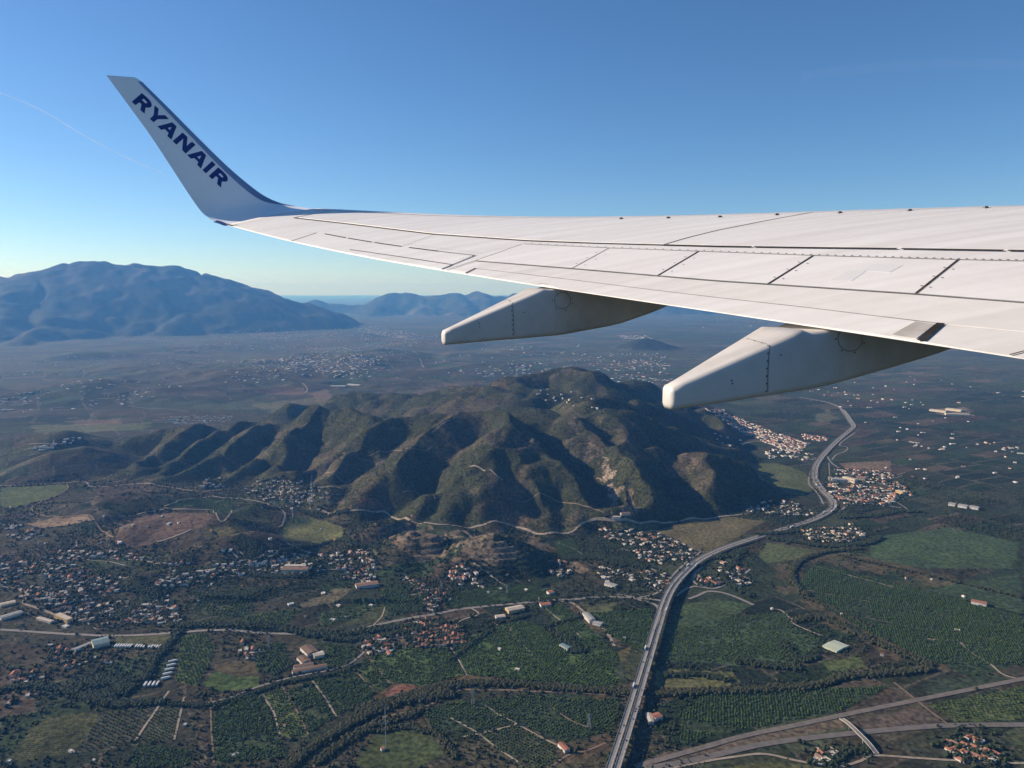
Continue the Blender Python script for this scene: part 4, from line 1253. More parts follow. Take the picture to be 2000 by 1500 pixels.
DT, BT, RD = M_DIRT, M_BROWN, M_ROAD
ROADS = [
    ("road", [(0, 1230), (60, 1234), (100, 1237), (160, 1240), (225, 1242), (330, 1237), (425, 1231), (500, 1236), (560, 1238), (640, 1238), (700, 1230), (755, 1217), (800, 1208), (850, 1200), (900, 1190), (1000, 1180), (1090, 1172), (1120, 1171), (1175, 1166), (1225, 1167), (1275, 1171), (1300, 1176)], 9, RD, .8),
    ("road", [(1235, 1170), (1262, 1175), (1280, 1182), (1288, 1193), (1286, 1207), (1277, 1228), (1270, 1250), (1258, 1285)], 8, RD, .9),
    ("road", [(1200, 1160), (1240, 1166), (1272, 1163), (1292, 1152), (1305, 1135), (1320, 1118), (1345, 1095), (1358, 1087), (1368, 1078)], 6, RD, .9),
    ("road", [(1372, 1108), (1358, 1120), (1353, 1133), (1362, 1142), (1378, 1148), (1390, 1150)], 7, RD, .9),
    ("road", [(1320, 1165), (1338, 1152), (1355, 1146), (1375, 1148), (1392, 1150), (1405, 1147), (1425, 1138), (1445, 1128), (1465, 1112)], 7, RD, .9),
    ("road", [(1345, 1170), (1362, 1164), (1380, 1156), (1400, 1156), (1425, 1162), (1450, 1172), (1472, 1182)], 8, RD, .8),
    ("track", [(628, 997), (680, 998), (726, 1000), (760, 1006), (796, 1014), (830, 1021), (866, 1025), (900, 1029), (925, 1030), (948, 1024), (967, 1018), (990, 1024), (1013, 1031), (1040, 1040), (1065, 1043), (1095, 1042), (1118, 1039), (1128, 1030), (1137, 1023), (1150, 1018), (1167, 1014), (1200, 1016), (1230, 1017), (1262, 1021), (1292, 1022), (1330, 1018), (1368, 1014), (1410, 1009), (1460, 1004)], 7, DT, 1.2),
    ("track", [(0, 949), (40, 948), (75, 946), (130, 943), (165, 941), (172, 946), (178, 951), (215, 950), (245, 947), (275, 945), (325, 951), (387, 960), (432, 957)], 6, DT, 1.2),
    ("track", [(415, 969), (430, 972), (462, 974), (500, 979), (525, 986), (550, 995), (556, 1003), (556, 1012), (545, 1030)], 6, DT, 1.2),
    ("road", [(554, 1057), (570, 1066), (590, 1075), (620, 1082), (645, 1091), (655, 1100), (668, 1110), (690, 1124), (707, 1135)], 7.5, DT, 1.0),
    ("track", [(320, 989), (345, 980), (380, 974), (412, 969)], 4.5, DT, 1.2),
    ("track", [(320, 992), (370, 995), (405, 996), (417, 1000), (424, 1009), (447, 1008), (455, 995)], 4.5, DT, 1.2),
    ("track", [(232, 1009), (275, 1003), (320, 995)], 4.5, DT, 1.2),
    ("track", [(130, 945), (132, 955), (110, 968), (85, 978), (64, 990), (70, 1002), (110, 1009), (145, 1008), (172, 1006), (186, 1020), (196, 1034), (212, 1045), (222, 1050)], 4.5, BT, 1.2),
    ("track", [(307, 1059), (330, 1052), (355, 1043), (372, 1035)], 4.5, DT, 1.2),
    ("road", [(32, 1145), (44, 1155), (54, 1161), (47, 1178), (70, 1187), (105, 1200), (120, 1207)], 7, DT, .8),
    ("track", [(102, 1157), (120, 1166), (137, 1175)], 5, DT, .8),
    ("track", [(330, 1350), (315, 1372), (300, 1395), (282, 1420), (265, 1446)], 4, DT, .6),
    ("track", [(360, 1362), (352, 1395), (345, 1425), (340, 1445)], 3.5, DT, .6),
    ("track", [(412, 1362), (412, 1400), (414, 1440), (418, 1490)], 3, BT, .6),
    ("track", [(400, 1375), (450, 1362), (500, 1343), (540, 1331), (575, 1322), (630, 1312), (675, 1300), (695, 1288), (710, 1275), (725, 1260), (755, 1250), (785, 1245), (812, 1240)], 4.5, RD, .6),
    ("track", [(610, 1329), (635, 1364), (657, 1400)], 3, DT, .5),
    ("track", [(692, 1305), (712, 1330), (732, 1352)], 3, BT, .5),
    ("track", [(720, 1285), (742, 1312), (762, 1335)], 3, BT, .5),
    ("track", [(875, 1257), (895, 1288), (912, 1320)], 3, DT, .5),
    ("track", [(512, 1356), (524, 1375), (535, 1392), (542, 1418), (548, 1442)], 3, DT, .5),
    ("track", [(550, 1341), (575, 1380), (602, 1435)], 3, BT, .5),
    ("track", [(962, 1214), (990, 1235), (1020, 1258), (1045, 1285)], 2.5, DT, .5),
    ("track", [(1052, 1165), (1055, 1180), (1068, 1190), (1085, 1205), (1110, 1222), (1135, 1245)], 3.5, DT, .5),
    ("track", [(900, 1440), (950, 1430), (1010, 1415)], 3.5, DT, .5),
    ("track", [(947, 1377), (975, 1396), (1005, 1412), (1045, 1434), (1087, 1455)], 3.5, DT, .5),
    ("track", [(880, 1402), (925, 1427), (970, 1460), (1017, 1492)], 3.5, DT, .5),
    ("track", [(1075, 1378), (1100, 1398), (1125, 1412), (1160, 1424)], 3, BT, .5),
    ("track", [(1080, 1495), (1110, 1475), (1150, 1465), (1185, 1450)], 4, BT, .5),
    ("track", [(900, 1347), (980, 1348), (1060, 1351), (1140, 1354), (1220, 1359), (1300, 1361)], 5, BT, .5),
    ("track", [(610, 1500), (650, 1462), (700, 1425), (745, 1402), (800, 1390), (850, 1372), (900, 1347)], 5, BT, .5),
    ("track", [(728, 1222), (745, 1205), (752, 1186)], 3, DT, .6),
    ("track", [(845, 1200), (846, 1186), (838, 1165), (822, 1145), (800, 1132), (785, 1128)], 5, DT, .8),
    ("track", [(920, 1188), (935, 1200), (905, 1210), (885, 1222), (860, 1232)], 4, DT, .6),
    ("track", [(1095, 1175), (1118, 1178), (1140, 1195), (1165, 1215), (1185, 1235), (1200, 1262)], 6, DT, .5),
    ("track", [(1506, 1190), (1525, 1192), (1540, 1205), (1551, 1219), (1590, 1236), (1629, 1250)], 4, DT, .5),
    ("track", [(1811, 1248), (1840, 1250), (1870, 1252), (1885, 1264), (1902, 1278), (1935, 1298), (1958, 1317), (1987, 1326)], 4, DT, .5),
    ("track", [(1746, 1333), (1770, 1352), (1792, 1369), (1811, 1385), (1850, 1414)], 4, BT, .5),
    ("track", [(1590, 1105), (1660, 1124), (1720, 1140), (1798, 1160)], 3, DT, .5),
    ("track", [(1564, 1150), (1640, 1165), (1724, 1180), (1800, 1198)], 3, BT, .5),
    ("track", [(1690, 1206), (1800, 1228), (1900, 1242), (2000, 1260)], 3, BT, .5),
    ("track", [(1830, 1200), (1900, 1212), (2000, 1234)], 3, BT, .5),
    ("railway", [(1240, 1498), (1350, 1467), (1457, 1437), (1550, 1418), (1642, 1398), (1720, 1382), (1805, 1365), (1900, 1346), (2000, 1326), (2060, 1314)], 11, M_BALL, .8),
    ("road", [(1260, 1502), (1350, 1486), (1480, 1456), (1580, 1442), (1691, 1430), (1780, 1422), (1870, 1417), (2000, 1416), (2060, 1416)], 13, M_ROAD2, .8),
    ("road", [(1300, 1503), (1380, 1487), (1440, 1478), (1493, 1473), (1560, 1487), (1636, 1500)], 5, DT, .7),
    ("road", [(1636, 1500), (1680, 1487), (1707, 1476), (1790, 1481), (1870, 1486), (1935, 1489), (2020, 1492)], 5, DT, .7),
    ("track", [(1860, 1440), (1885, 1465), (1905, 1485)], 4, BT, .6),
    ("road", [(1592, 912), (1582, 925), (1580, 945), (1592, 958), (1602, 972), (1608, 985)], 6, RD, .9),
    ("road", [(1640, 1000), (1660, 985), (1700, 984), (1730, 988), (1760, 992)], 7, RD, .8),
    ("road", [(1615, 890), (1625, 905), (1650, 920), (1680, 930), (1720, 945), (1760, 955)], 7, RD, .8),
    ("road", [(1625, 898), (1634, 888), (1650, 882), (1655, 874), (1640, 868), (1670, 845)], 6, RD, .8),
    ("track", [(1455, 866), (1480, 862), (1510, 870), (1530, 880), (1560, 888)], 5, DT, .8),
    ("road", [(1500, 850), (1540, 868), (1555, 880), (1548, 890)], 5, DT, .8),
    ("track", [(670, 885), (700, 884), (745, 882), (775, 880), (800, 876), (845, 871)], 4, BT, 1.6),
    ("track", [(672, 884), (700, 895), (725, 902), (748, 905)], 4, BT, 1.6),
    ("track", [(843, 846), (860, 832), (880, 820)], 4, DT, 1.6),
    ("track", [(918, 912), (945, 920), (970, 930), (983, 938)], 4, DT, 1.6),
    ("track", [(628, 930), (660, 933), (700, 932)], 4, BT, 1.6),
    ("track", [(788, 962), (820, 969), (850, 975)], 4, BT, 1.6),
    ("track", [(1010, 978), (1040, 973), (1080, 976), (1120, 984), (1180, 1002)], 3.5, BT, 1.6),
    ("track", [(250, 793), (330, 800), (370, 804)], 6, DT, 1.5),
    ("track", [(590, 748), (600, 760), (595, 768)], 8, DT, 1.5),
    ("track", [(820, 700), (824, 712), (828, 718)], 9, DT, 1.5),
    ("track", [(1230, 1016), (1260, 1028), (1300, 1045), (1340, 1062), (1360, 1080)], 4, BT, .8),
    ("track", [(1310, 1130), (1285, 1118), (1268, 1108)], 3, DT, .6),
    ("track", [(1285, 1155), (1262, 1142), (1240, 1132)], 3, DT, .6),
    ("track", [(925, 1100), (955, 1120), (990, 1145)], 4, DT, .6),
    ("track", [(1070, 1096), (1110, 1094), (1140, 1088), (1150, 1082)], 4, BT, .6),
    ("road", [(1645, 801), (1636, 794), (1618, 787), (1590, 781), (1560, 776)], 16, RD, 1.5),
    ("track", [(1090, 1060), (1120, 1072), (1145, 1088)], 3, DT, .6),
]
for nm, pix, w, mt_, lift in ROADS: road(nm, pix, w, mt_, lift)

# dual carriageway: viaduct in the foreground, then at grade
HWY = [(1150, 1640), (1180, 1555), (1201, 1490), (1222, 1425), (1245, 1350), (1263, 1290), (1281, 1230), (1297, 1180), (1312, 1148), (1335, 1120), (1368, 1092), (1410, 1072), (1456, 1056), (1520, 1036), (1584, 1016), (1616, 1000), (1628, 988), (1624, 974), (1608, 958), (1593, 938), (1591, 922), (1596, 905), (1612, 884), (1636, 860), (1660, 840), (1667, 832), (1660, 820), (1652, 808), (1645, 800)]
dz_ = np.array([12.0] * 7 + [11.5, 10, 8, 6, 4, 3] + [2.2] * (len(HWY) - 13))
g = G([p[0] for p in HWY], [p[1] for p in HWY])
d = rays([p[0] for p in HWY], [p[1] for p in HWY])
gz = np.array([float(ground_z(*p[:2])) for p in g])
gz = np.convolve(np.r_[gz[:2], gz, gz[-2:]], np.ones(5) / 5, 'valid')
zt = gz + dz_
k_ = (zt - CAM_H) / d[:, 2]
HP = np.c_[d[:, 0] * k_, d[:, 1] * k_, zt]
HC = smooth_path(HP, 8.0)
gzz = ground_z(HC[:, 0], HC[:, 1])
zz_ = np.maximum(HC[:, 2], gzz + 1.2)
HC[:, 2] = np.convolve(np.r_[[zz_[0]] * 4, zz_, [zz_[-1]] * 4], np.ones(9) / 9, 'valid')
clear = HC[:, 2] - gzz
nv_ = int(np.argmax(clear < 6.5)) or 60          # the viaduct ends where the deck comes down to the bank
VI = HC[:nv_ + 1]; HW = HC[nv_:]
via = empty("viaduct", tuple(VI[len(VI) // 2]))
tag(via, "long twin-deck concrete motorway viaduct crossing the dark green fields and river", "viaduct")
VO = np.array(via.location)


def vpart(name, fn):
    o = fn(); o.name = name; o.parent = via
    o.data.transform(Matrix.Translation(Vector(-VO)))
    return o


CW = 8.8; GAP = 2.8
for sgn in (-1, 1):
    a0, a1 = (sgn * GAP / 2, sgn * (GAP / 2 + CW))
    o0, o1 = min(a0, a1), max(a0, a1)
    vpart("deck", lambda: solid_strip("deck", VI, VI[:, 2], o0, o1, 1.3, M_CONC))
    vpart("carriageway", lambda: strip("carriageway", VI, VI[:, 2], o0 + .7, o1 - .7, M_ASPH, z0=.05))
    for e_ in (o0, o1 - .45):
        vpart("parapet", lambda: solid_strip("parapet", VI, VI[:, 2] + 1.0, e_, e_ + .45, 1.0, M_CONC))
    for e_ in (o0 + 1.7, o1 - 2.0):
        vpart("edge_line", lambda: strip("edge_line", VI, VI[:, 2], e_, e_ + .3, M_PAINT, z0=.07))
NV = normals2(VI)
pierm = None
for i in range(3, len(VI) - 2, 5):
    for sgn in (-1, 1):
        c = VI[i, :2] + NV[i] * sgn * (GAP / 2 + CW / 2)
        zb = float(ground_z(*c)) - 1
        zt_ = VI[i, 2] - 1.3
        t_ = np.array([NV[i, 1], -NV[i, 0]])
        v = []
        for z_, wd, dp in ((zb, 1.6, .7), (zt_ - 2.2, 1.6, .7), (zt_, 4.2, .8)):
            for a_, b_ in ((-1, -1), (1, -1), (1, 1), (-1, 1)):
                q = c + NV[i] * a_ * wd + t_ * b_ * dp; v.append((q[0] - VO[0], q[1] - VO[1], z_ - VO[2]))
        f_ = [(0, 1, 2, 3)] + [(k * 4 + j, k * 4 + (j + 1) % 4, k * 4 + 4 + (j + 1) % 4, k * 4 + 4 + j) for k in range(2) for j in range(4)] + [(8, 9, 10, 11)]
        mesh_obj("pier", v, f_, M_CONC, via)
for sgn in (-1, 1):
    a0, a1 = (sgn * GAP / 2, sgn * (GAP / 2 + CW))
    o0, o1 = min(a0, a1), max(a0, a1)
    solid_strip("highway", HW, HW[:, 2], o0, o1, 2.5, M_ASPH)["kind"] = "structure"
    for e_ in (o0 + .9, o1 - 1.2): strip("road_marking", HW, HW[:, 2], e_, e_ + .3, M_PAINT, z0=.04)["kind"] = "structure"
    solid_strip("crash_barrier", HW, HW[:, 2] + .8, (o1 + .1 if sgn > 0 else o0 - .3), (o1 + .3 if sgn > 0 else o0 - .1), .8, M_CONC)["kind"] = "structure"
solid_strip("highway_verge", HW, HW[:, 2] - .5, -GAP / 2 - CW - 5, GAP / 2 + CW + 5, 5, M_EARTH)["kind"] = "structure"
solid_strip("highway_median", HW, HW[:, 2] + .6, -.5, .5, 1.2, M_EARTH)["kind"] = "structure"
# bridge over the railway
bg = G([1643, 1661, 1678, 1695, 1713], [1404, 1425, 1443, 1458, 1474])
BC = smooth_path(bg[:, :2], 6)
tt_ = np.linspace(0, 1, len(BC)); bz = ground_z(BC[:, 0], BC[:, 1]).mean() + 1 + 7.5 * np.sin(math.pi * np.clip(tt_ * 1.1 - .05, 0, 1)) ** .6
BC = np.c_[BC, bz]
br = empty("road_bridge", tuple(BC[len(BC) // 2])); tag(br, "narrow pale road bridge crossing over the railway and road at the lower right", "bridge")
for nm, o0, o1, dzz, th_, m_ in (("deck", -3.5, 3.5, 0, .9, M_CONC), ("parapet", -3.5, -3.2, .9, .9, M_CONC), ("parapet", 3.2, 3.5, .9, .9, M_CONC), ("carriageway", -2.9, 2.9, .06, .05, M_ROAD)):
    o = solid_strip(nm, BC, BC[:, 2] + dzz, o0, o1, th_, m_); o.parent = br; o.data.transform(Matrix.Translation(Vector(-BC[len(BC) // 2])))
for i in (len(BC) // 3, 2 * len(BC) // 3):
    c = BC[i]; zb = float(ground_z(c[0], c[1])) - 1; N_ = normals2(BC)[i]; t_ = np.array([N_[1], -N_[0]]); v = []
    for z_ in (zb, c[2] - .9):
        for a_, b_ in ((-1, -1), (1, -1), (1, 1), (-1, 1)):
            q = c[:2] + N_ * a_ * 2.4 + t_ * b_ * .5; v.append(np.array([q[0], q[1], z_]) - BC[len(BC) // 2])
    mesh_obj("pier", v, [(3, 2, 1, 0), (4, 5, 6, 7), (0, 1, 5, 4), (1, 2, 6, 5), (2, 3, 7, 6), (3, 0, 4, 7)], M_CONC, br)

# ------------------------------------------------------------------ houses
M_WHITE = simple("lime_white", (.68, .645, .60), (.50, .46, .42), .12, .9, .1)
M_CREAM = simple("cream_render", (.62, .53, .40), (.54, .46, .36), .12, .9, .1)
M_TILE = simple("clay_tile", (.36, .155, .095), (.27, .125, .085), .25, .9, .1)
M_TILE2 = simple("brown_tile", (.27, .16, .11), (.21, .13, .095), .25, .9, .1)
M_FLAT = simple("roof_terrace", (.52, .46, .39), (.42, .34, .27), .2, .9, .1)
M_GREYR = simple("grey_sheet_roof", (.34, .33, .31), (.26, .255, .25), .12, .7, .2)
M_BROWNR = simple("brown_sheet_roof", (.20, .125, .085), (.155, .10, .07), .12, .8, .15)
M_TEAL = simple("teal_sheet_roof", (.17, .24, .245), (.14, .20, .21), .12, .6, .3)
M_YELL = simple("ochre_render", (.60, .42, .20), (.52, .37, .19), .12, .9, .1)
M_DARKW = simple("window_dark", (.03, .035, .045), (.05, .055, .06), .3, .3, .5)
M_GREENH = simple("greenhouse_plastic", (.50, .53, .40), (.43, .47, .36), .05, .5, .3)
M_TRUNK = simple("bark", (.07, .05, .035), (.05, .038, .028), 2, .95, .05)

# cluster: outline px, count, (size lo, hi), orientation deg, roofs: fraction tiled, row layout, phrase
CL = [
    ([(0, 1085), (60, 1075), (140, 1100), (230, 1130), (238, 1180), (200, 1228), (110, 1205), (55, 1165), (0, 1200)], 250, (6, 12), 25, .35, False, "house in the spread-out village at the left edge"),
    ([(95, 1078), (180, 1072), (270, 1080), (285, 1090), (180, 1096), (110, 1092)], 60, (7, 13), 20, .2, False, "house on the slope below the bare brown hill at left"),
    ([(0, 1020), (40, 1020), (110, 1050), (90, 1065), (0, 1075)], 24, (8, 14), 20, .1, False, "house in the shaded hollow by the left edge"),
    ([(285, 1110), (370, 1090), (470, 1105), (455, 1140), (380, 1150), (300, 1145)], 76, (7, 12), 15, .2, False, "house among dark trees beneath the scrubby knoll"),
    ([(210, 1180), (330, 1170), (360, 1205), (340, 1222), (220, 1215)], 90, (7, 13), 15, .25, False, "house beside the dark wooded channel at left"),
    ([(385, 940), (430, 930), (455, 945), (420, 960), (385, 955)], 26, (7, 12), 10, .1, False, "house in the small hamlet under the left spurs of the hill"),
    ([(460, 955), (520, 935), (600, 940), (655, 970), (620, 1000), (560, 995), (500, 975)], 130, (7, 12), 20, .2, False, "house in the hillside village at the foot of the spurs"),
    ([(445, 1100), (540, 1075), (620, 1080), (650, 1100), (600, 1125), (520, 1120), (460, 1125)], 130, (7, 12), 20, .15, False, "house in the village left of the pale winding road"),
    ([(640, 1080), (720, 1075), (740, 1100), (720, 1140), (670, 1130), (655, 1105)], 90, (7, 12), 25, .3, False, "house along the lower stretch of the pale winding road"),
    ([(775, 1130), (800, 1128), (830, 1145), (850, 1175), (856, 1195), (840, 1195), (825, 1165)], 60, (7, 11), 35, .4, False, "house lining the short village street"),
    ([(842, 1152), (880, 1150), (884, 1170), (850, 1178)], 34, (6, 9), 8, .5, True, "row house beside the village street"),
    ([(895, 1100), (930, 1115), (960, 1140), (940, 1150), (900, 1145), (870, 1120)], 46, (7, 12), 30, .4, False, "house above the straight road, near the quarried knolls"),
    ([(705, 1245), (740, 1242), (770, 1262), (765, 1278), (720, 1280), (705, 1262)], 34, (7, 13), 30, .35, False, "house in the hamlet beside the stepped hall compound"),
    ([(762, 1228), (860, 1205), (862, 1225), (790, 1245), (765, 1245)], 40, (6, 11), 15, .35, False, "house in the terrace strip below the straight road"),
    ([(812, 1235), (890, 1222), (912, 1240), (905, 1258), (816, 1265)], 84, (8, 12), 6, .9, True, "house in the dense block beside the orchard"),
    ([(1170, 1035), (1235, 1028), (1290, 1042), (1350, 1072), (1352, 1090), (1300, 1098), (1250, 1075), (1190, 1055)], 120, (7, 11.5), 35, .25, False, "villa in the estate below the cliff"),
    ([(1240, 1075), (1300, 1090), (1290, 1102), (1250, 1092)], 18, (7, 11), 35, .35, False, "villa at the lower edge of the estate below the cliff"),
    ([(1245, 1108), (1290, 1118), (1312, 1142), (1290, 1150), (1252, 1132)], 58, (6.5, 11), 35, .3, False, "house between the estate and the viaduct"),
    ([(1165, 1105), (1230, 1112), (1240, 1150), (1180, 1145)], 26, (7, 13), 30, .2, False, "house by the yards north of the junction"),
    ([(1065, 1098), (1110, 1096), (1115, 1130), (1080, 1130)], 24, (7, 12), 30, .35, False, "house next to the striped orange field"),
    ([(1562, 1040), (1600, 1028), (1640, 1032), (1662, 1022), (1692, 1045), (1660, 1058), (1610, 1058), (1580, 1052)], 120, (8, 12), 18, .15, True, "terraced house in the walled estate right of the highway"),
    ([(1378, 798), (1410, 800), (1470, 828), (1535, 852), (1580, 866), (1560, 888), (1500, 866), (1440, 842)], 330, (9, 15), 20, .6, True, "house in the white town behind the hill"),
    ([(1568, 848), (1618, 855), (1612, 864), (1572, 858)], 40, (9, 14), 8, .9, True, "terrace house by the highway near the white town"),
    ([(1490, 875), (1590, 885), (1590, 900), (1500, 895)], 30, (10, 24), 10, .1, False, "low building at the edge of the white town"),
    ([(1612, 920), (1680, 915), (1740, 925), (1790, 965), (1740, 985), (1650, 985), (1618, 960)], 270, (8, 19), 12, .35, False, "building in the settlement right of the highway bend"),
    ([(1480, 972), (1560, 985), (1600, 1000), (1580, 1012), (1500, 1005), (1455, 998)], 76, (7, 12), 15, .2, False, "house on the flat between hill and highway"),
    ([(1345, 1125), (1395, 1128), (1420, 1142), (1380, 1145)], 18, (8, 13), 20, .6, False, "house inside the loop of the motorway junction"),
    ([(1395, 1100), (1420, 1095), (1475, 1130), (1450, 1150), (1430, 1140)], 22, (8, 16), 20, .35, False, "house by the stream right of the junction"),
    ([(1840, 1450), (1905, 1440), (1955, 1480), (1940, 1490), (1870, 1488)], 60, (7, 11), 30, .7, True, "house in the cluster at the lower right corner"),
    ([(1570, 1465), (1640, 1460), (1650, 1492), (1590, 1492)], 16, (8, 14), 30, .3, False, "shed in the yard near the lower right road"),
    ([(290, 822), (330, 815), (400, 812), (462, 812), (450, 824), (350, 830)], 90, (10, 16), 10, .4, True, "house in the village behind the left end of the hill"),
    ([(0, 780), (40, 775), (62, 778), (60, 788), (0, 790)], 16, (14, 22), 10, .1, False, "block at the far left edge of the plain"),
    ([(80, 868), (150, 852), (160, 860), (100, 878), (45, 885)], 26, (9, 16), 20, .1, False, "house on the dark knoll at the left edge"),
    ([(1040, 745), (1110, 748), (1190, 775), (1180, 800), (1080, 790), (1030, 770)], 20, (7, 11), 20, .2, False, "house in the saddle behind the hill crest"),
    ([(1380, 840), (1460, 865), (1450, 880), (1390, 860)], 10, (8, 13), 20, .2, False, "house on the spur over the white town"),
    ([(20, 1310), (60, 1305), (110, 1350), (60, 1370), (0, 1380)], 16, (7, 13), 25, .3, False, "farmhouse among the dark woods at the lower left"),
    ([(90, 1260), (200, 1275), (230, 1300), (120, 1310)], 22, (6, 11), 10, .3, False, "garden hut by the coach yard at left"),
    ([(470, 1255), (510, 1258), (500, 1290), (460, 1280)], 12, (7, 12), 20, .3, False, "farmhouse on the small grove knoll"),
]
SCAT = [  # scattered houses far out (small; one mass)
    ([(200, 650), (700, 640), (1000, 660), (1300, 690), (1320, 760), (1000, 735), (750, 745), (560, 730), (300, 690)], 2300, (10, 20)),
    ([(500, 650), (690, 640), (760, 680), (700, 730), (560, 720)], 800, (10, 19)),
    ([(690, 638), (740, 636), (815, 652), (800, 662), (740, 655), (700, 648)], 480, (13, 24)),
    ([(1205, 655), (1262, 655), (1280, 664), (1215, 662)], 110, (14, 24)),
    ([(1350, 605), (1600, 640), (1560, 660), (1350, 640)], 60, (16, 30)),
    ([(1500, 770), (1700, 720), (2000, 740), (2000, 900), (1760, 870), (1680, 820), (1620, 830)], 320, (8, 15)),
    ([(0, 700), (300, 690), (300, 790), (0, 810)], 240, (10, 18)),
    ([(300, 695), (620, 700), (560, 745), (300, 760)], 170, (10, 18)),
    ([(1700, 900), (2000, 880), (2000, 1080), (1720, 1000)], 40, (7, 12)),
    ([(250, 1080), (1000, 1110), (1100, 1160), (560, 1230), (0, 1230)], 70, (5, 9)),
    ([(900, 1230), (1240, 1200), (1240, 1320), (900, 1320)], 9, (5, 9)),
    ([(1300, 1200), (1950, 1100), (1980, 1420), (1300, 1440)], 30, (5, 9)),
    ([(0, 1400), (700, 1400), (600, 1500), (0, 1500)], 8, (4, 7)),
    ([(650, 860), (1300, 760), (1300, 700), (900, 740)], 40, (8, 13)),
    ([(0, 960), (650, 1000), (700, 1080), (0, 1080)], 26, (6, 10)),
]


def rand_in(pix, n, rs):
    P = np.array(pix, float); lo = P.min(0); hi = P.max(0)
    out = []
    while len(out) < n:
        q = rs.random((n * 3, 2)) * (hi - lo) + lo
        m = inside(q[:, 0], q[:, 1], P)
        out += list(q[m])
    return np.array(out[:n])


LANES = []


def lanes_in(pix, n, rs):
    """Houses strung along a few short crooked lanes, the rest loose."""
    P = np.array(pix, float); out = list(rand_in(pix, max(1, n // 3), rs))
    size = np.ptp(P, 0)
    while len(out) < n:
        a = rand_in(pix, 1, rs)[0]; an = rs.uniform(-.5, .5) + (0 if rs.random() < .7 else 1.3); L_ = rs.uniform(.25, .6) * size[0]
        m = int(rs.uniform(4, 11))
        for j in range(m):
            t = (j / max(1, m - 1) - .5) * L_
            q = a + np.array([math.cos(an) * t, math.sin(an) * t * .45 + 1.5 * math.sin(t * .15)]) + rs.normal(0, 1.0, 2)
            if inside(q[:1], q[1:], P)[0]: out.append(q)
        LANES.append([tuple(a + np.array([math.cos(an) * t, math.sin(an) * t * .45 + 1.5 * math.sin(t * .15) + 1.2])) for t in np.linspace(-.55, .55, 5) * L_])
    return np.array(out[:n])


def rows_in(pix, n, rs):
    """Row-wise points: rows parallel to the outline's long direction."""
    P = np.array(pix, float); c = P.mean(0); u_, s_, vt = np.linalg.svd(P - c)
    A = vt[0]; B = vt[1]
    nr = max(3, int(math.sqrt(n) * .55)); ncl = int(n * 1.9 / nr)
    ext_a = np.abs((P - c) @ A).max(); ext_b = np.abs((P - c) @ B).max()
    out = []
    for i in range(nr):
        for j in range(ncl):
            q = c + A * (-1 + 2 * (j + .5) / ncl) * ext_a + B * (-1 + 2 * (i + .5) / nr) * ext_b
            out.append(q + rs.normal(0, .8, 2))
    out = np.array(out); out = out[inside(out[:, 0], out[:, 1], P)]
    rs.shuffle(out)
    return out[:n]


M_LANE = simple("village_lane", (.33, .285, .24), (.22, .19, .16), .1, .95, .05)
HOUSES = []     # x, y, z, w, l, h, rot, wall, roof, tiled, cluster
rs = np.random.default_rng(21)
for ci, (pix, n, (s0, s1), ang, til, rowl, phrase) in enumerate(CL):
    q = rows_in(pix, n, rs) if rowl else rand_in(pix, n, rs) if n < 24 else lanes_in(pix, n, rs)
    g = G(q[:, 0], q[:, 1])
    for p in g:
        w = rs.uniform(s0, s1) * .74; l = w * rs.uniform(1.1, 2.0); h = rs.choice([2.6, 2.8, 3.0, 3.2, 5.2]) if w < 14 else rs.uniform(3.5, 6.5)
        tiled = rs.random() < til
        cream = rs.random() < (.75 if 'walled' in phrase else .14)
        HOUSES.append([p[0], p[1], p[2], w, l, h, R(ang + rs.choice([0, 90]) + rs.normal(0, 7 if not rowl else 2)), int(cream), (1 if rs.random() < .8 else 2) if tiled else 0, ci])
for ln in LANES[::2]: road("lane", ln, 3.6, M_LANE, .7, 10)
FARH = []
for pix, n, (s0, s1) in SCAT:
    q = rand_in(pix, n, rs)
    # clump them a little
    g = G(q[:, 0], q[:, 1])
    dens = fbm(g[:, 0], g[:, 1], 900, 3, off=70)
    keep = (dens + rs.normal(0, .18, len(g)) > -.08) & ((np.hypot(g[:, 0], g[:, 1]) < 3000) | (GK[np.clip(np.searchsorted(RR, np.hypot(g[:, 0], g[:, 1])), 0, NR - 1), np.clip(((np.arctan2(g[:, 0], g[:, 1]) - TH[0]) / (TH[1] - TH[0])).astype(int), 0, NF - 1)] != 1))
    for p in g[keep]:
        w = rs.uniform(s0, s1) * rs.choice([.5, .7, .95]); l = w * rs.uniform(1.0, 2.2)
        FARH.append([p[0], p[1], p[2], w, l, rs.uniform(2.6, 4.6), R(rs.uniform(0, 180)), int(rs.random() < .12), rs.choice([0, 0, 0, 1]), -1])


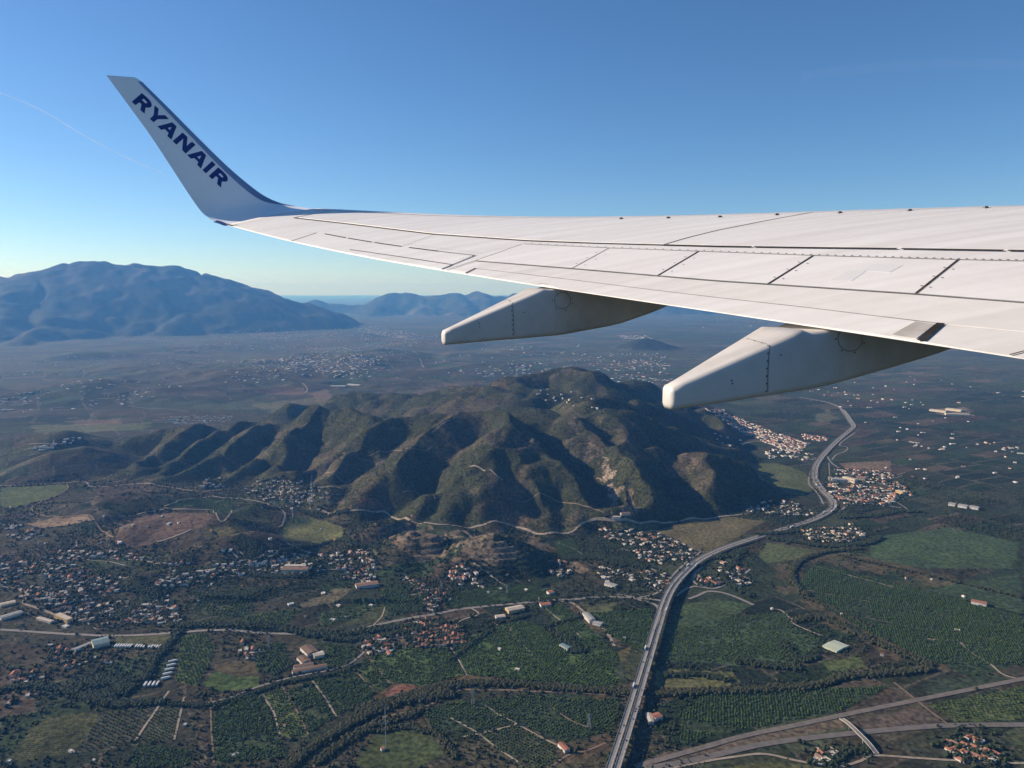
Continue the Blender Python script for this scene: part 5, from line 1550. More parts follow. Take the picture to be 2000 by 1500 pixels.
def house_arrays(w, l, h, tiled):
    """Unit-free arrays: walls and roof of one house, local."""
    a, b = l / 2, w / 2
    wv = [(-a, -b, -2), (a, -b, -2), (a, b, -2), (-a, b, -2), (-a, -b, h), (a, -b, h), (a, b, h), (-a, b, h)]
    wf = [(0, 1, 5, 4), (1, 2, 6, 5), (2, 3, 7, 6), (3, 0, 4, 7)]
    if tiled:
        e = .35; rh = h + w * .24
        wv += [(-a, 0, rh - .12), (a, 0, rh - .12)]
        wf += [(4, 7, 8), (6, 5, 9)]
        A, B = a + e, b + e; z0 = h - .12
        rv = [(-A, -B, z0), (A, -B, z0), (A, B, z0), (-A, B, z0), (-A, 0, rh), (A, 0, rh)]
        rf = [(0, 1, 5, 4), (2, 3, 4, 5), (0, 4, 3), (1, 2, 5)]
    else:
        wv += [(-a + .3, -b + .3, h), (a - .3, -b + .3, h), (a - .3, b - .3, h), (-a + .3, b - .3, h)]
        wf += [(4, 5, 9, 8), (5, 6, 10, 9), (6, 7, 11, 10), (7, 4, 8, 11)]
        rv = [(-a + .3, -b + .3, h - .6), (a - .3, -b + .3, h - .6), (a - .3, b - .3, h - .6), (-a + .3, b - .3, h - .6),
              (-a + .3, -b + .3, h), (a - .3, -b + .3, h), (a - .3, b - .3, h), (-a + .3, b - .3, h)]
        rf = [(0, 1, 2, 3), (4, 5, 1, 0), (5, 6, 2, 1), (6, 7, 3, 2), (7, 4, 0, 3)]
    return wv, wf, rv, rf


MATS = [M_WHITE, M_CREAM, M_FLAT, M_TILE, M_TILE2]
score = np.array([hh[3] * math.sqrt(hh[4] / hh[3]) / math.hypot(hh[0], hh[1]) for hh in HOUSES])
order = np.argsort(-score)
SINGLE = set(int(i) for i in order[:300])
_mcache = {}


def to_px(x_, y_, z_):
    z_ = z_ - CAM_H; dep = y_ * math.cos(PITCH) - z_ * math.sin(PITCH); u_ = y_ * math.sin(PITCH) + z_ * math.cos(PITCH)
    return 1000 + FPX * x_ / dep, 750 - FPX * u_ / dep



def place_house(hh):
    x_, y_, z_, w, l, h, rot, cream, rk, ci = hh
    key = (round(w), round(l / 2) * 2, round(h), cream, rk)
    if key not in _mcache:
        wv, wf, rv, rf = house_arrays(float(key[0]), float(key[1]), float(key[2]), rk > 0)
        mw = bpy.data.meshes.new("wall"); mw.from_pydata(wv, [], wf); mw.materials.append(MATS[cream])
        mr = bpy.data.meshes.new("roof"); mr.from_pydata(rv, [], rf); mr.materials.append(MATS[2 + rk])
        _mcache[key] = (mw, mr)
    mw, mr = _mcache[key]
    root = empty("house", (x_, y_, z_), rot)
    for nm, m_ in (("wall", mw), ("roof", mr)):
        o = bpy.data.objects.new(nm, m_); o.parent = root; COL.objects.link(o)
    ph = CL[ci][6]
    kindw = "cream" if cream else "white"
    rw = {0: "flat roofed", 1: "red roofed", 2: "brown roofed"}[rk]
    lab = f"{kindw} {rw} {ph}"
    pp = np.array(CL[ci][0], float); hx_, hy_ = to_px(x_, y_, z_)
    fx = (hx_ - pp[:, 0].min()) / np.ptp(pp[:, 0]); fy = (hy_ - pp[:, 1].min()) / np.ptp(pp[:, 1])
    lab += ", " + ("left" if fx < .33 else "right" if fx > .66 else "middle") + (" front" if fy > .5 else " back")
    tag(root, lab, "house", ph)


rest = []
for i, hh in enumerate(HOUSES):
    if i in SINGLE: place_house(hh)
    else: rest.append(hh)
VV = []; FF = []; MI = []; base_i = 0
for hh in rest + FARH:
    x_, y_, z_, w, l, h, rot, cream, rk, ci = hh
    wv, wf, rv, rf = house_arrays(w, l, h, rk > 0)
    c, s_ = math.cos(rot), math.sin(rot)
    for vv_, ff_, mi in ((wv, wf, cream), (rv, rf, 2 + rk if rk else (2 if ci >= 0 else 0))):
        VV += [(x_ + c * a - s_ * b, y_ + s_ * a + c * b, z_ + cc) for a, b, cc in vv_]
        FF += [tuple(k + base_i for k in f_) for f_ in ff_]; MI += [mi] * len(ff_)
        base_i += len(vv_)
me = bpy.data.meshes.new("distant_houses"); me.from_pydata(VV, [], FF)
for m_ in MATS: me.materials.append(m_)
me.polygons.foreach_set("material_index", MI)
o = bpy.data.objects.new("distant_houses", me); COL.objects.link(o)
tag(o, "countless small white houses sprinkled over the distant plain and towns", "houses", kind="stuff")


# ------------------------------------------------------------------ larger buildings, each from the two ends of its long axis
def hall(name, label, cat, a, b, width, h, wall, roof, pitch=.18, bands=0, flat=False, windows=0, group=None):
    g = G([a[0], b[0]], [a[1], b[1]])
    c = g.mean(0); dx = g[1] - g[0]; L_ = float(np.hypot(dx[0], dx[1])); rot = math.atan2(dx[1], dx[0])
    z_ = float(ground_z(c[0], c[1]))
    root = empty(name, (c[0], c[1], z_), rot); tag(root, label, cat, group)
    A, B = L_ / 2, width / 2
    rh = h + width * pitch * .5
    wv = [(-A, -B, -3), (A, -B, -3), (A, B, -3), (-A, B, -3), (-A, -B, h), (A, -B, h), (A, B, h), (-A, B, h)]
    wf = [(0, 1, 5, 4), (1, 2, 6, 5), (2, 3, 7, 6), (3, 0, 4, 7)]
    if not flat:
        wv += [(-A, 0, rh - .1), (A, 0, rh - .1)]; wf += [(4, 7, 8), (6, 5, 9)]
    mesh_obj("wall", wv, wf, wall, root)
    e = .5
    nb = max(1, bands)
    if flat:
        mesh_obj("roof", [(-A, -B, h - .3), (A, -B, h - .3), (A, B, h - .3), (-A, B, h - .3)], [(0, 1, 2, 3)], roof, root)
        mesh_obj("parapet", [(-A - .2, -B - .2, h), (A + .2, -B - .2, h), (A + .2, B + .2, h), (-A - .2, B + .2, h), (-A + .4, -B + .4, h), (A - .4, -B + .4, h), (A - .4, B - .4, h), (-A + .4, B - .4, h),
                             (-A - .2, -B - .2, h - .8), (A + .2, -B - .2, h - .8), (A + .2, B + .2, h - .8), (-A - .2, B + .2, h - .8)],
                 [(0, 1, 5, 4), (1, 2, 6, 5), (2, 3, 7, 6), (3, 0, 4, 7), (8, 9, 1, 0), (9, 10, 2, 1), (10, 11, 3, 2), (11, 8, 0, 3)], wall, root)
    else:
        for k in range(nb):      # roof in bays along the length, joints left open a little
            x0 = -A - e + (2 * A + 2 * e) * k / nb + (.15 if k else 0); x1 = -A - e + (2 * A + 2 * e) * (k + 1) / nb - (.15 if k < nb - 1 else 0)
            z0 = h - .1
            mesh_obj("roof", [(x0, -B - e, z0), (x1, -B - e, z0), (x1, B + e, z0), (x0, B + e, z0), (x0, 0, rh), (x1, 0, rh)], [(0, 1, 5, 4), (2, 3, 4, 5), (0, 4, 3), (1, 2, 5)], roof, root)
    for k in range(windows):
        xc = -A + 2 * A * (k + .5) / windows
        for sy in (-1, 1):
            mesh_obj("window", [(xc - 1.2, sy * (B + .06), h * .4), (xc + 1.2, sy * (B + .06), h * .4), (xc + 1.2, sy * (B + .06), h * .75), (xc - 1.2, sy * (B + .06), h * .75)], [(0, 1, 2, 3) if sy < 0 else (3, 2, 1, 0)], M_DARKW, root)
    mesh_obj("door", [(A + .06, -2, 0), (A + .06, 2, 0), (A + .06, 2, h * .6), (A + .06, -2, h * .6)], [(0, 1, 2, 3)], M_GREYR, root)
    return root


W_, C_, Y_ = M_WHITE, M_CREAM, M_YELL
hall("factory_hall", "topmost brown roofed hall of the stepped compound on the grove slope", "building", (597, 1268), (611, 1281), 22, 7, W_, M_BROWNR, bands=3)
hall("factory_hall", "middle brown roofed hall of the stepped compound, left one", "building", (588, 1287), (599, 1298), 17, 6, W_, M_BROWNR, bands=3)
hall("factory_hall", "middle grey roofed hall of the stepped compound, right one", "building", (612, 1284), (632, 1280), 17, 6, C_, M_FLAT)
hall("factory_hall", "long narrow upper row building at the foot of the stepped compound", "building", (574, 1307), (612, 1300), 12, 5, W_, M_BROWNR, bands=4)
hall("factory_hall", "longest front building of the stepped compound beside the lane", "building", (571, 1316), (638, 1303), 12, 4.5, W_, M_BROWNR, bands=5)
hall("warehouse", "large warehouse with teal sheet roof beside the parked coaches", "warehouse", (181, 1264), (212, 1256), 30, 9, C_, M_TEAL, bands=3)
hall("shed", "pale open shed just left of the teal roofed warehouse", "shed", (145, 1272), (178, 1258), 9, 4, W_, M_GREYR)
hall("school_building", "long low cream building with brown roof on the terraced rise", "building", (552, 1118), (602, 1115), 20, 6, C_, M_TILE2, windows=10)
hall("school_building", "long upper wing with tan roof behind the terraced rise building", "building", (557, 1111), (598, 1108), 12, 6, W_, M_FLAT, windows=8)
hall("factory_hall", "white walled hall with long brown roof at the end of the pale road", "building", (695, 1147), (738, 1143), 22, 7, W_, M_TILE2, windows=8)
hall("warehouse", "cream warehouse with yellow end wall south of the straight road", "warehouse", (990, 1196), (1021, 1190), 20, 7, Y_, M_FLAT)
hall("warehouse", "long white walled warehouse in the dirt yard strip near the junction", "warehouse", (1143, 1203), (1157, 1217), 14, 8, W_, M_GREYR, windows=5)
hall("warehouse", "small grey roofed shed below the long white warehouse", "warehouse", (1160, 1218), (1176, 1222), 14, 5, W_, M_GREYR)
hall("warehouse", "white workshop at the yards by the slip road", "warehouse", (1183, 1142), (1204, 1148), 14, 6, W_, M_GREYR)
hall("greenhouse", "pale green plastic greenhouse block on the dark right-hand plain", "greenhouse", (1618, 1259), (1646, 1270), 42, 4, M_GREENH, M_GREENH, pitch=.06, bands=6)
hall("barn", "white barn standing right of the viaduct", "barn", (1266, 1399), (1272, 1416), 9, 6, C_, M_FLAT)
hall("barn", "orange roofed barn joined beside the white barn near the viaduct", "barn", (1275, 1406), (1289, 1401), 14, 6, W_, M_TILE)
hall("farmhouse", "orange roofed farmhouse with white end left of the viaduct", "house", (1094, 1456), (1108, 1470), 9, 5, W_, M_TILE)
hall("farmhouse", "red roofed farm standing alone on the far right dark plain", "house", (1897, 1177), (1927, 1183), 16, 6, W_, M_TILE)
hall("farmhouse", "small white farmhouse with teal sheds in the scrubby orchard clearing", "house", (1096, 1262), (1112, 1270), 11, 5, W_, M_TEAL)
hall("country_house", "white country house where the hill track meets the cliff foot", "house", (1197, 1012), (1212, 1012), 11, 5, W_, M_FLAT)
hall("country_house", "long house on the bank just above the cliff foot track", "house", (1212, 1007), (1230, 1005), 8, 5, C_, M_TILE)
hall("villa", "single orange roofed villa north of the straight road", "house", (1070, 1161), (1080, 1159), 13, 6, W_, M_TILE)
hall("villa", "white roofed villa south of the straight road beside a lane", "house", (1055, 1184), (1075, 1182), 14, 5, W_, M_TILE)
hall("villa", "white house with terrace left of the yellow walled warehouse", "house", (968, 1208), (986, 1206), 13, 5, W_, M_FLAT)
hall("apartment_block", "yellow sunlit block at the edge of the left village", "building", (112, 1205), (137, 1217), 12, 9, Y_, M_FLAT, flat=True, windows=6)
hall("warehouse", "low white roofed shed in the grass below the left village", "warehouse", (75, 1209), (102, 1217), 9, 4, W_, M_FLAT)
hall("warehouse", "long ochre shed at the left edge below the village street", "warehouse", (0, 1185), (30, 1178), 16, 5, Y_, M_FLAT, bands=3)
hall("warehouse", "grey roofed shed under the ochre one at the left edge", "warehouse", (0, 1210), (42, 1198), 16, 5, C_, M_GREYR, bands=3)
hall("apartment_block", "cream apartment block with rows of windows near the highway bend", "building", (1648, 938), (1672, 944), 18, 15, C_, M_FLAT, flat=True, windows=9)
hall("apartment_block", "orange roofed apartment block behind the cream one at the bend", "building", (1672, 936), (1690, 938), 18, 12, C_, M_TILE, windows=6)
hall("apartment_block", "yellow block in the settlement right of the highway bend", "building", (1752, 962), (1766, 966), 16, 10, Y_, M_FLAT, flat=True, windows=4)
hall("warehouse", "white roofed depot with blue front nearest the highway bend", "warehouse", (1624, 938), (1652, 940), 26, 8, W_, M_GREYR, bands=3)
hall("warehouse", "tan roofed nave, first of the row on the far right plain", "warehouse", (1818, 802), (1850, 806), 40, 8, C_, M_FLAT, bands=3)
hall("warehouse", "tan roofed nave, second of the row on the far right plain", "warehouse", (1850, 800), (1880, 804), 40, 8, C_, M_FLAT, bands=3)
hall("warehouse", "tan roofed nave, nearest of the row on the far right plain", "warehouse", (1846, 810), (1892, 812), 30, 8, C_, M_FLAT, bands=3)
hall("greenhouse", "white plastic greenhouse strip on the plain behind the hill, left one", "greenhouse", (645, 753), (675, 756), 30, 5, W_, W_, pitch=.05, bands=3)
hall("greenhouse", "white plastic greenhouse strip on the plain behind the hill, right one", "greenhouse", (680, 751), (703, 752), 26, 5, W_, W_, pitch=.05, bands=3)
hall("warehouse", "first long white shed by the dirt road on the right plain", "warehouse", (1853, 986), (1866, 988), 22, 7, W_, M_GREYR)
hall("warehouse", "second long white shed by the dirt road on the right plain", "warehouse", (1872, 989), (1890, 992), 24, 7, W_, M_GREYR)
hall("warehouse", "third long white shed by the dirt road on the right plain", "warehouse", (1894, 992), (1912, 995), 22, 7, W_, M_GREYR)


# ------------------------------------------------------------------ coaches and lorries in the yards, cars on the highway
def box_mesh(parts):
    v = []; f_ = []; mi = []
    for (x0, x1, y0, y1, z0, z1, tx, m_) in parts:
        b0 = len(v)
        v += [(x0, y0, z0), (x1, y0, z0), (x1, y1, z0), (x0, y1, z0), (x0 + tx, y0 + .08, z1), (x1 - tx, y0 + .08, z1), (x1 - tx, y1 - .08, z1), (x0 + tx, y1 - .08, z1)]
        f_ += [tuple(b0 + k for k in q) for q in ((3, 2, 1, 0), (4, 5, 6, 7), (0, 1, 5, 4), (1, 2, 6, 5), (2, 3, 7, 6), (3, 0, 4, 7))]; mi += [m_] * 6
    return v, f_, mi


def wheel_mesh(r_, w):
    v = []; f_ = []
    for k in range(10):
        a = k * math.pi / 5; v += [(r_ * math.cos(a), -w / 2, r_ * math.sin(a)), (r_ * math.cos(a), w / 2, r_ * math.sin(a))]
    for k in range(10):
        a, b = 2 * k, 2 * ((k + 1) % 10); f_.append((a, b, b + 1, a + 1))
    f_ += [tuple(range(0, 20, 2)), tuple(range(19, 0, -2))]
    return v, f_


def mk(name, v, f_, mats, mi=None):
    m_ = bpy.data.meshes.new(name); m_.from_pydata(v, [], f_)
    for q in mats: m_.materials.append(q)
    if mi: m_.polygons.foreach_set("material_index", mi)
    return m_


M_TYRE = simple("tyre", (.03, .03, .03), (.045, .045, .045), 3, .9, .1)
VPAINT = {n: simple("paint_" + n, c, tuple(q * .92 for q in c), .5, .35, .5) for n, c in (("white", (.75, .75, .74)), ("grey", (.25, .26, .27)), ("dark", (.04, .045, .055)), ("red", (.35, .04, .03)), ("silver", (.5, .51, .52)))}
wm_c = mk("wheel", *wheel_mesh(.33, .22), [M_TYRE]); wm_t = mk("wheel", *wheel_mesh(.5, .3), [M_TYRE])


def vehicle(name, label, cat, group, loc, rot, body, cabin, cabin_name, wheels, wm):
    root = empty(name, loc, rot); tag(root, label, cat, group)
    for nm, m_ in (("body", body), (cabin_name, cabin)):
        o = bpy.data.objects.new(nm, m_); o.parent = root; COL.objects.link(o)
    for (x_, y_) in wheels:
        o = bpy.data.objects.new("wheel", wm); o.location = (x_, y_, .33 if wm is wm_c else .5); o.parent = root; COL.objects.link(o)
    return root


car_b = {n: mk("body", *box_mesh([(-2.15, 2.15, -.9, .9, .3, .85, .12, 0), (-2.1, .95, -.85, .85, .85, .87, .1, 0)])[:2], [m_]) for n, m_ in VPAINT.items()}
car_c = mk("cabin", *box_mesh([(-1.7, .9, -.8, .8, .87, 1.45, .45, 0)])[:2], [M_DARKW])
van_b = mk("body", *box_mesh([(-3.2, 1.6, -1.1, 1.1, .5, 3.2, .05, 0)])[:2], [VPAINT["white"]])
lor_b = mk("body", *box_mesh([(-8, 5.2, -1.27, 1.27, 1.0, 4.0, .05, 0)])[:2], [VPAINT["white"]])
lor_c = mk("cab", *box_mesh([(5.6, 7.8, -1.22, 1.22, .6, 3.6, .12, 0)])[:2], [VPAINT["silver"]])
coa_b = mk("body", *box_mesh([(-6, 6, -1.27, 1.27, .45, 3.5, .15, 0)])[:2], [VPAINT["white"]])
coa_w = mk("window_band", *box_mesh([(-5.7, 5.95, -1.29, 1.29, 1.7, 2.7, .05, 0)])[:2], [M_DARKW])
CARW = ((-1.35, -.85), (-1.35, .85), (1.35, -.85), (1.35, .85)); LORW = ((-6.5, -1.1), (-6.5, 1.1), (-5.2, -1.1), (-5.2, 1.1), (6.6, -1.1), (6.6, 1.1)); COAW = ((-3.6, -1.1), (-3.6, 1.1), (4.2, -1.1), (4.2, 1.1))
# coach park: a long row, side by side
ga = G([226, 312], [1263, 1265])
dirv = (ga[1] - ga[0]) / np.linalg.norm((ga[1] - ga[0])[:2]); rowang = math.atan2(dirv[1], dirv[0]) + math.pi / 2 + .12
for k in range(18):
    if k in (7, 12): continue
    p = ga[0] + (ga[1] - ga[0]) * (k / 17)
    vehicle("coach", "white coach parked side by side in the long row right of the warehouse", "coach", "coaches in the long row", (p[0], p[1], float(ground_z(p[0], p[1])) + .15), rowang, coa_b, coa_w, "window_band", COAW, wm_t)
gb = G([338, 324], [1293, 1326])
dv = gb[1] - gb[0]; ra = math.atan2(dv[1], dv[0]) + math.pi / 2 + .3
for k in range(5):
    p = gb[0] + dv * (k / 4)
    vehicle("lorry", "white lorry parked across the sloping yard beside the dark channel", "lorry", "lorries along the sloping yard", (p[0], p[1], float(ground_z(p[0], p[1])) + .15), ra, lor_b, lor_c, "cab", LORW, wm_t)
gb = G([284, 308], [1338, 1337]); dv = gb[1] - gb[0]; ra = math.atan2(dv[1], dv[0]) + math.pi / 2
for k in range(4):
    p = gb[0] + dv * (k / 3)
    vehicle("lorry", "white lorry in the short row at the lower end of the yard", "lorry", "lorries in the short row", (p[0], p[1], float(ground_z(p[0], p[1])) + .15), ra, lor_b, lor_c, "cab", LORW, wm_t)
# traffic
NH = normals2(HC)
TG = np.gradient(HC[:, :2], axis=0)
rs = np.random.default_rng(77)
names = list(VPAINT)
for k in range(84):
    i = int(rs.uniform(4, min(len(HC) - 4, 290))); side = rs.choice([-1, 1]); lane = rs.choice([4.0, 7.6])
    p = HC[i, :2] + NH[i] * side * (GAP / 2 + lane)
    rot = math.atan2(TG[i, 1], TG[i, 0]) + (0 if side > 0 else math.pi)
    z_ = HC[i, 2] + .06
    where = "on the viaduct" if i < nv_ else "on the motorway beyond the junction"
    if k % 7 == 0:
        vehicle("lorry", f"white lorry driving {where}, {'right' if side > 0 else 'left'} carriageway", "lorry", f"lorries {where}", (p[0], p[1], z_), rot, lor_b, lor_c, "cab", LORW, wm_t)
    else:
        cn = names[int(rs.integers(0, 5))]
        vehicle("car", f"{cn} car driving {where}, {'right' if side > 0 else 'left'} carriageway", "car", f"{cn} cars {where}", (p[0], p[1], z_), rot, car_b[cn], car_c, "cabin", CARW, wm_c)


# ------------------------------------------------------------------ masts and pylons
M_STEEL = simple("galvanised_steel", (.42, .42, .41), (.34, .34, .33), 1, .5, .4, metal=.4)


def beam(p, q, w):
    p = np.array(p, float); q = np.array(q, float); t = q - p; t /= np.linalg.norm(t)
    a = np.cross(t, (0.3, .9, .2)); a /= np.linalg.norm(a); b = np.cross(t, a)
    v = [e + a * s1 * w / 2 + b * s2 * w / 2 for e in (p, q) for s1, s2 in ((-1, -1), (1, -1), (1, 1), (-1, 1))]
    f_ = [(3, 2, 1, 0), (4, 5, 6, 7), (0, 1, 5, 4), (1, 2, 6, 5), (2, 3, 7, 6), (3, 0, 4, 7)]
    return v, f_


def beams(name, segs, w, mat, parent):
    v = []; f_ = []
    for p, q in segs:
        a, b = beam(p, q, w); b0 = len(v); v += a; f_ += [tuple(k + b0 for k in t) for t in b]
    return mesh_obj(name, v, f_, mat, parent)


def pylon(px, py, H_, label, w=.5):
    g = G(px, py)[0]
    root = empty("electricity_pylon", tuple(g), random.uniform(-.5, .5)); tag(root, label, "pylon", None)
    bw, tw = H_ * .11, H_ * .02
    for a, b in ((-1, -1), (1, -1), (1, 1), (-1, 1)):
        beams("leg", [((a * bw, b * bw, -1), (a * tw, b * tw, H_ * .8)), ((a * tw, b * tw, H_ * .8), (0, 0, H_))], w, M_STEEL, root)
    br_ = []
    lv = [0, .2, .38, .54, .68, .8]
    for k in range(5):
        z0, z1 = lv[k] * H_, lv[k + 1] * H_
        r0 = bw + (tw - bw) * lv[k] / .8; r1 = bw + (tw - bw) * lv[k + 1] / .8
        for (a, b), (c, d) in (((-1, -1), (1, -1)), ((1, -1), (1, 1)), ((1, 1), (-1, 1)), ((-1, 1), (-1, -1))):
            br_ += [((a * r0, b * r0, z0), (c * r1, d * r1, z1)), ((c * r0, d * r0, z0), (a * r1, b * r1, z1))]
    beams("bracing", br_, w * .5, M_STEEL, root)
    for z_, L_ in ((.68, .16), (.8, .2), (.9, .14)):
        beams("cross_arm", [((-H_ * L_, 0, H_ * z_), (H_ * L_, 0, H_ * z_)), ((-H_ * L_, 0, H_ * z_), (0, 0, H_ * (z_ + .05))), ((H_ * L_, 0, H_ * z_), (0, 0, H_ * (z_ + .05)))], w * .7, M_STEEL, root)


pylon(924, 1376, 27, "lattice pylon at the riverside path in the dark fields")
pylon(1151, 1423, 27, "lattice pylon in the dark field just left of the viaduct")
pylon(525, 1267, 26, "lattice pylon on top of the small grove knoll")
pylon(84, 1150, 40, "tall lattice pylon rising out of the left village")
pylon(990, 1160, 22, "lattice pylon in the grove north of the straight road")
pylon(862, 1150, 20, "small lattice pylon above the village street")
g = G(753.5, 1462)[0]
mast = empty("radio_mast", tuple(g)); tag(mast, "tall thin white guyed radio mast in the bright green meadow", "mast")
MH = 66.0
segs = []
for a in range(3):
    an = a * 2 * math.pi / 3; p = (.55 * math.cos(an), .55 * math.sin(an)); segs.append(((p[0], p[1], 0), (p[0], p[1], MH)))
beams("mast_column", segs, .32, M_WHITE, mast)
beams("bracing", [((.55 * math.cos(k * 2.094), .55 * math.sin(k * 2.094), k * 1.6), (.55 * math.cos((k + 1) * 2.094), .55 * math.sin((k + 1) * 2.094), (k + 1) * 1.6)) for k in range(41)], .2, M_WHITE, mast)
for a in range(3):
    an = a * 2 * math.pi / 3 + .4
    for hz in (.5, .95):
        beams("guy_wire", [((0, 0, MH * hz), (26 * math.cos(an), 26 * math.sin(an), 0))], .05, M_STEEL, mast)
hall("equipment_hut", "small white hut at the foot of the radio mast", "hut", (744, 1466), (751, 1464), 5, 4, W_, M_TILE)

# ------------------------------------------------------------------ vegetation
def mat_leaf(name, c1, c2):
    def bld(nt, b):
        oi = nt.nodes.new("ShaderNodeObjectInfo")
        geo = nt.nodes.new("ShaderNodeNewGeometry")
        n = nt.nodes.new("ShaderNodeTexNoise"); n.inputs["Scale"].default_value = .8; n.inputs["Detail"].default_value = 3
        nt.links.new(geo.outputs["Position"], n.inputs["Vector"])
        ad = nt.nodes.new("ShaderNodeMath"); ad.operation = 'MULTIPLY_ADD'; ad.inputs[1].default_value = .5
        nt.links.new(oi.outputs["Random"], ad.inputs[0])
        hf = nt.nodes.new("ShaderNodeMath"); hf.operation = 'MULTIPLY'; hf.inputs[1].default_value = .5
        nt.links.new(n.outputs[0], hf.inputs[0]); nt.links.new(hf.outputs[0], ad.inputs[2])
        mx = nt.nodes.new("ShaderNodeMix"); mx.data_type = 'RGBA'
        mx.inputs[6].default_value = lin(*c1); mx.inputs[7].default_value = lin(*c2)
        nt.links.new(ad.outputs[0], mx.inputs[0]); nt.links.new(mx.outputs[2], b.inputs["Base Color"])
    return node_mat(name, bld, .8, .15)


LEAF_O = mat_leaf("citrus_leaf", (.025, .046, .015), (.072, .115, .034))
LEAF_R = mat_leaf("riverside_leaf", (.026, .034, .017), (.07, .066, .03))
LEAF_D = mat_leaf("dark_leaf", (.02, .03, .016), (.045, .058, .026))
LEAF_S = mat_leaf("scrub_leaf", (.03, .036, .018), (.068, .07, .034))


def scatter(name, P, S, mat, label, cat, squash=.85, seed=0, sub=2):
    """One mass of trees: points with an instanced irregular crown."""
    me = bpy.data.meshes.new(name)
    me.vertices.add(len(P)); me.vertices.foreach_set("co", np.ascontiguousarray(P, np.float32).ravel())
    at = me.attributes.new("sc", 'FLOAT', 'POINT'); at.data.foreach_set("value", np.ascontiguousarray(S, np.float32))
    me.materials.append(mat)
    o = bpy.data.objects.new(name, me); COL.objects.link(o)
    ng = bpy.data.node_groups.new(name, 'GeometryNodeTree')
    ng.interface.new_socket("Geometry", in_out='INPUT', socket_type='NodeSocketGeometry')
    ng.interface.new_socket("Geometry", in_out='OUTPUT', socket_type='NodeSocketGeometry')
    N_ = ng.nodes; L_ = ng.links
    gi = N_.new("NodeGroupInput"); go = N_.new("NodeGroupOutput")
    ico = N_.new("GeometryNodeMeshIcoSphere"); ico.inputs["Radius"].default_value = 1.0; ico.inputs["Subdivisions"].default_value = sub
    sp_ = N_.new("GeometryNodeSetPosition")
    nz = N_.new("ShaderNodeTexNoise"); nz.inputs["Scale"].default_value = 1.6; nz.inputs["Detail"].default_value = 2
    pos = N_.new("GeometryNodeInputPosition")
    addv = N_.new("ShaderNodeVectorMath"); addv.operation = 'ADD'; addv.inputs[1].default_value = (seed * 3.1, seed * 1.7, 5)
    L_.new(pos.outputs[0], addv.inputs[0]); L_.new(addv.outputs[0], nz.inputs["Vector"])
    sub_ = N_.new("ShaderNodeMath"); sub_.operation = 'MULTIPLY_ADD'; sub_.inputs[1].default_value = 1.5; sub_.inputs[2].default_value = .22
    L_.new(nz.outputs[0], sub_.inputs[0])
    scv = N_.new("ShaderNodeVectorMath"); scv.operation = 'SCALE'
    L_.new(pos.outputs[0], scv.inputs[0]); L_.new(sub_.outputs[0], scv.inputs["Scale"])
    L_.new(ico.outputs[0], sp_.inputs["Geometry"]); L_.new(scv.outputs[0], sp_.inputs["Position"])
    sm = N_.new("GeometryNodeSetMaterial"); sm.inputs["Material"].default_value = mat
    L_.new(sp_.outputs[0], sm.inputs["Geometry"])
    ip = N_.new("GeometryNodeInstanceOnPoints")
    L_.new(gi.outputs[0], ip.inputs["Points"]); L_.new(sm.outputs[0], ip.inputs["Instance"])
    na = N_.new("GeometryNodeInputNamedAttribute"); na.data_type = 'FLOAT'; na.inputs["Name"].default_value = "sc"
    cx = N_.new("ShaderNodeCombineXYZ")
    ms = N_.new("ShaderNodeMath"); ms.operation = 'MULTIPLY'; ms.inputs[1].default_value = squash
    L_.new(na.outputs["Attribute"], cx.inputs[0]); L_.new(na.outputs["Attribute"], cx.inputs[1]); L_.new(na.outputs["Attribute"], ms.inputs[0]); L_.new(ms.outputs[0], cx.inputs[2])
    L_.new(cx.outputs[0], ip.inputs["Scale"])
    rv_ = N_.new("FunctionNodeRandomValue"); rv_.data_type = 'FLOAT_VECTOR'; rv_.inputs["Max"].default_value = (.5, .5, 6.28); rv_.inputs["Seed"].default_value = seed
    L_.new(rv_.outputs["Value"], ip.inputs["Rotation"])
    L_.new(ip.outputs[0], go.inputs[0])
    md = o.modifiers.new("scatter", 'NODES'); md.node_group = ng
    tag(o, label, cat, kind="stuff")
    return o


rs = np.random.default_rng(5)
OP = []; OS = []; OI = []
for i, (pix, col, rows) in enumerate(FIELDS):
    if not rows: continue
    spc, ang, rad = rows
    if rad > 1: spc *= .87; rad *= .86
    P = FPOLY[i]; c = P.mean(0); ex = np.abs(P - c).max() * 1.5
    a = np.arange(-ex, ex, spc); A, B = np.meshgrid(a, np.arange(-ex, ex, spc * (1.0 if rad > 1 else .55)))
    t = R(ang); q = np.stack([c[0] + math.cos(t) * A - math.sin(t) * B, c[1] + math.sin(t) * A + math.cos(t) * B], -1).reshape(-1, 2)
    q += rs.normal(0, spc * .11, q.shape)
    q = q[inside(q[:, 0], q[:, 1], P)]
    q = q[fbm(q[:, 0], q[:, 1], 35, 3, off=80) + rs.normal(0, .2, len(q)) > -.38]
    s_ = rad * rs.uniform(.7, 1.35, len(q))
    OP.append(np.c_[q, ground_z(q[:, 0], q[:, 1]) + s_ * .75]); OS.append(s_); OI.append(np.full(len(q), i))
OP = np.concatenate(OP); OS = np.concatenate(OS); OI = np.concatenate(OI)

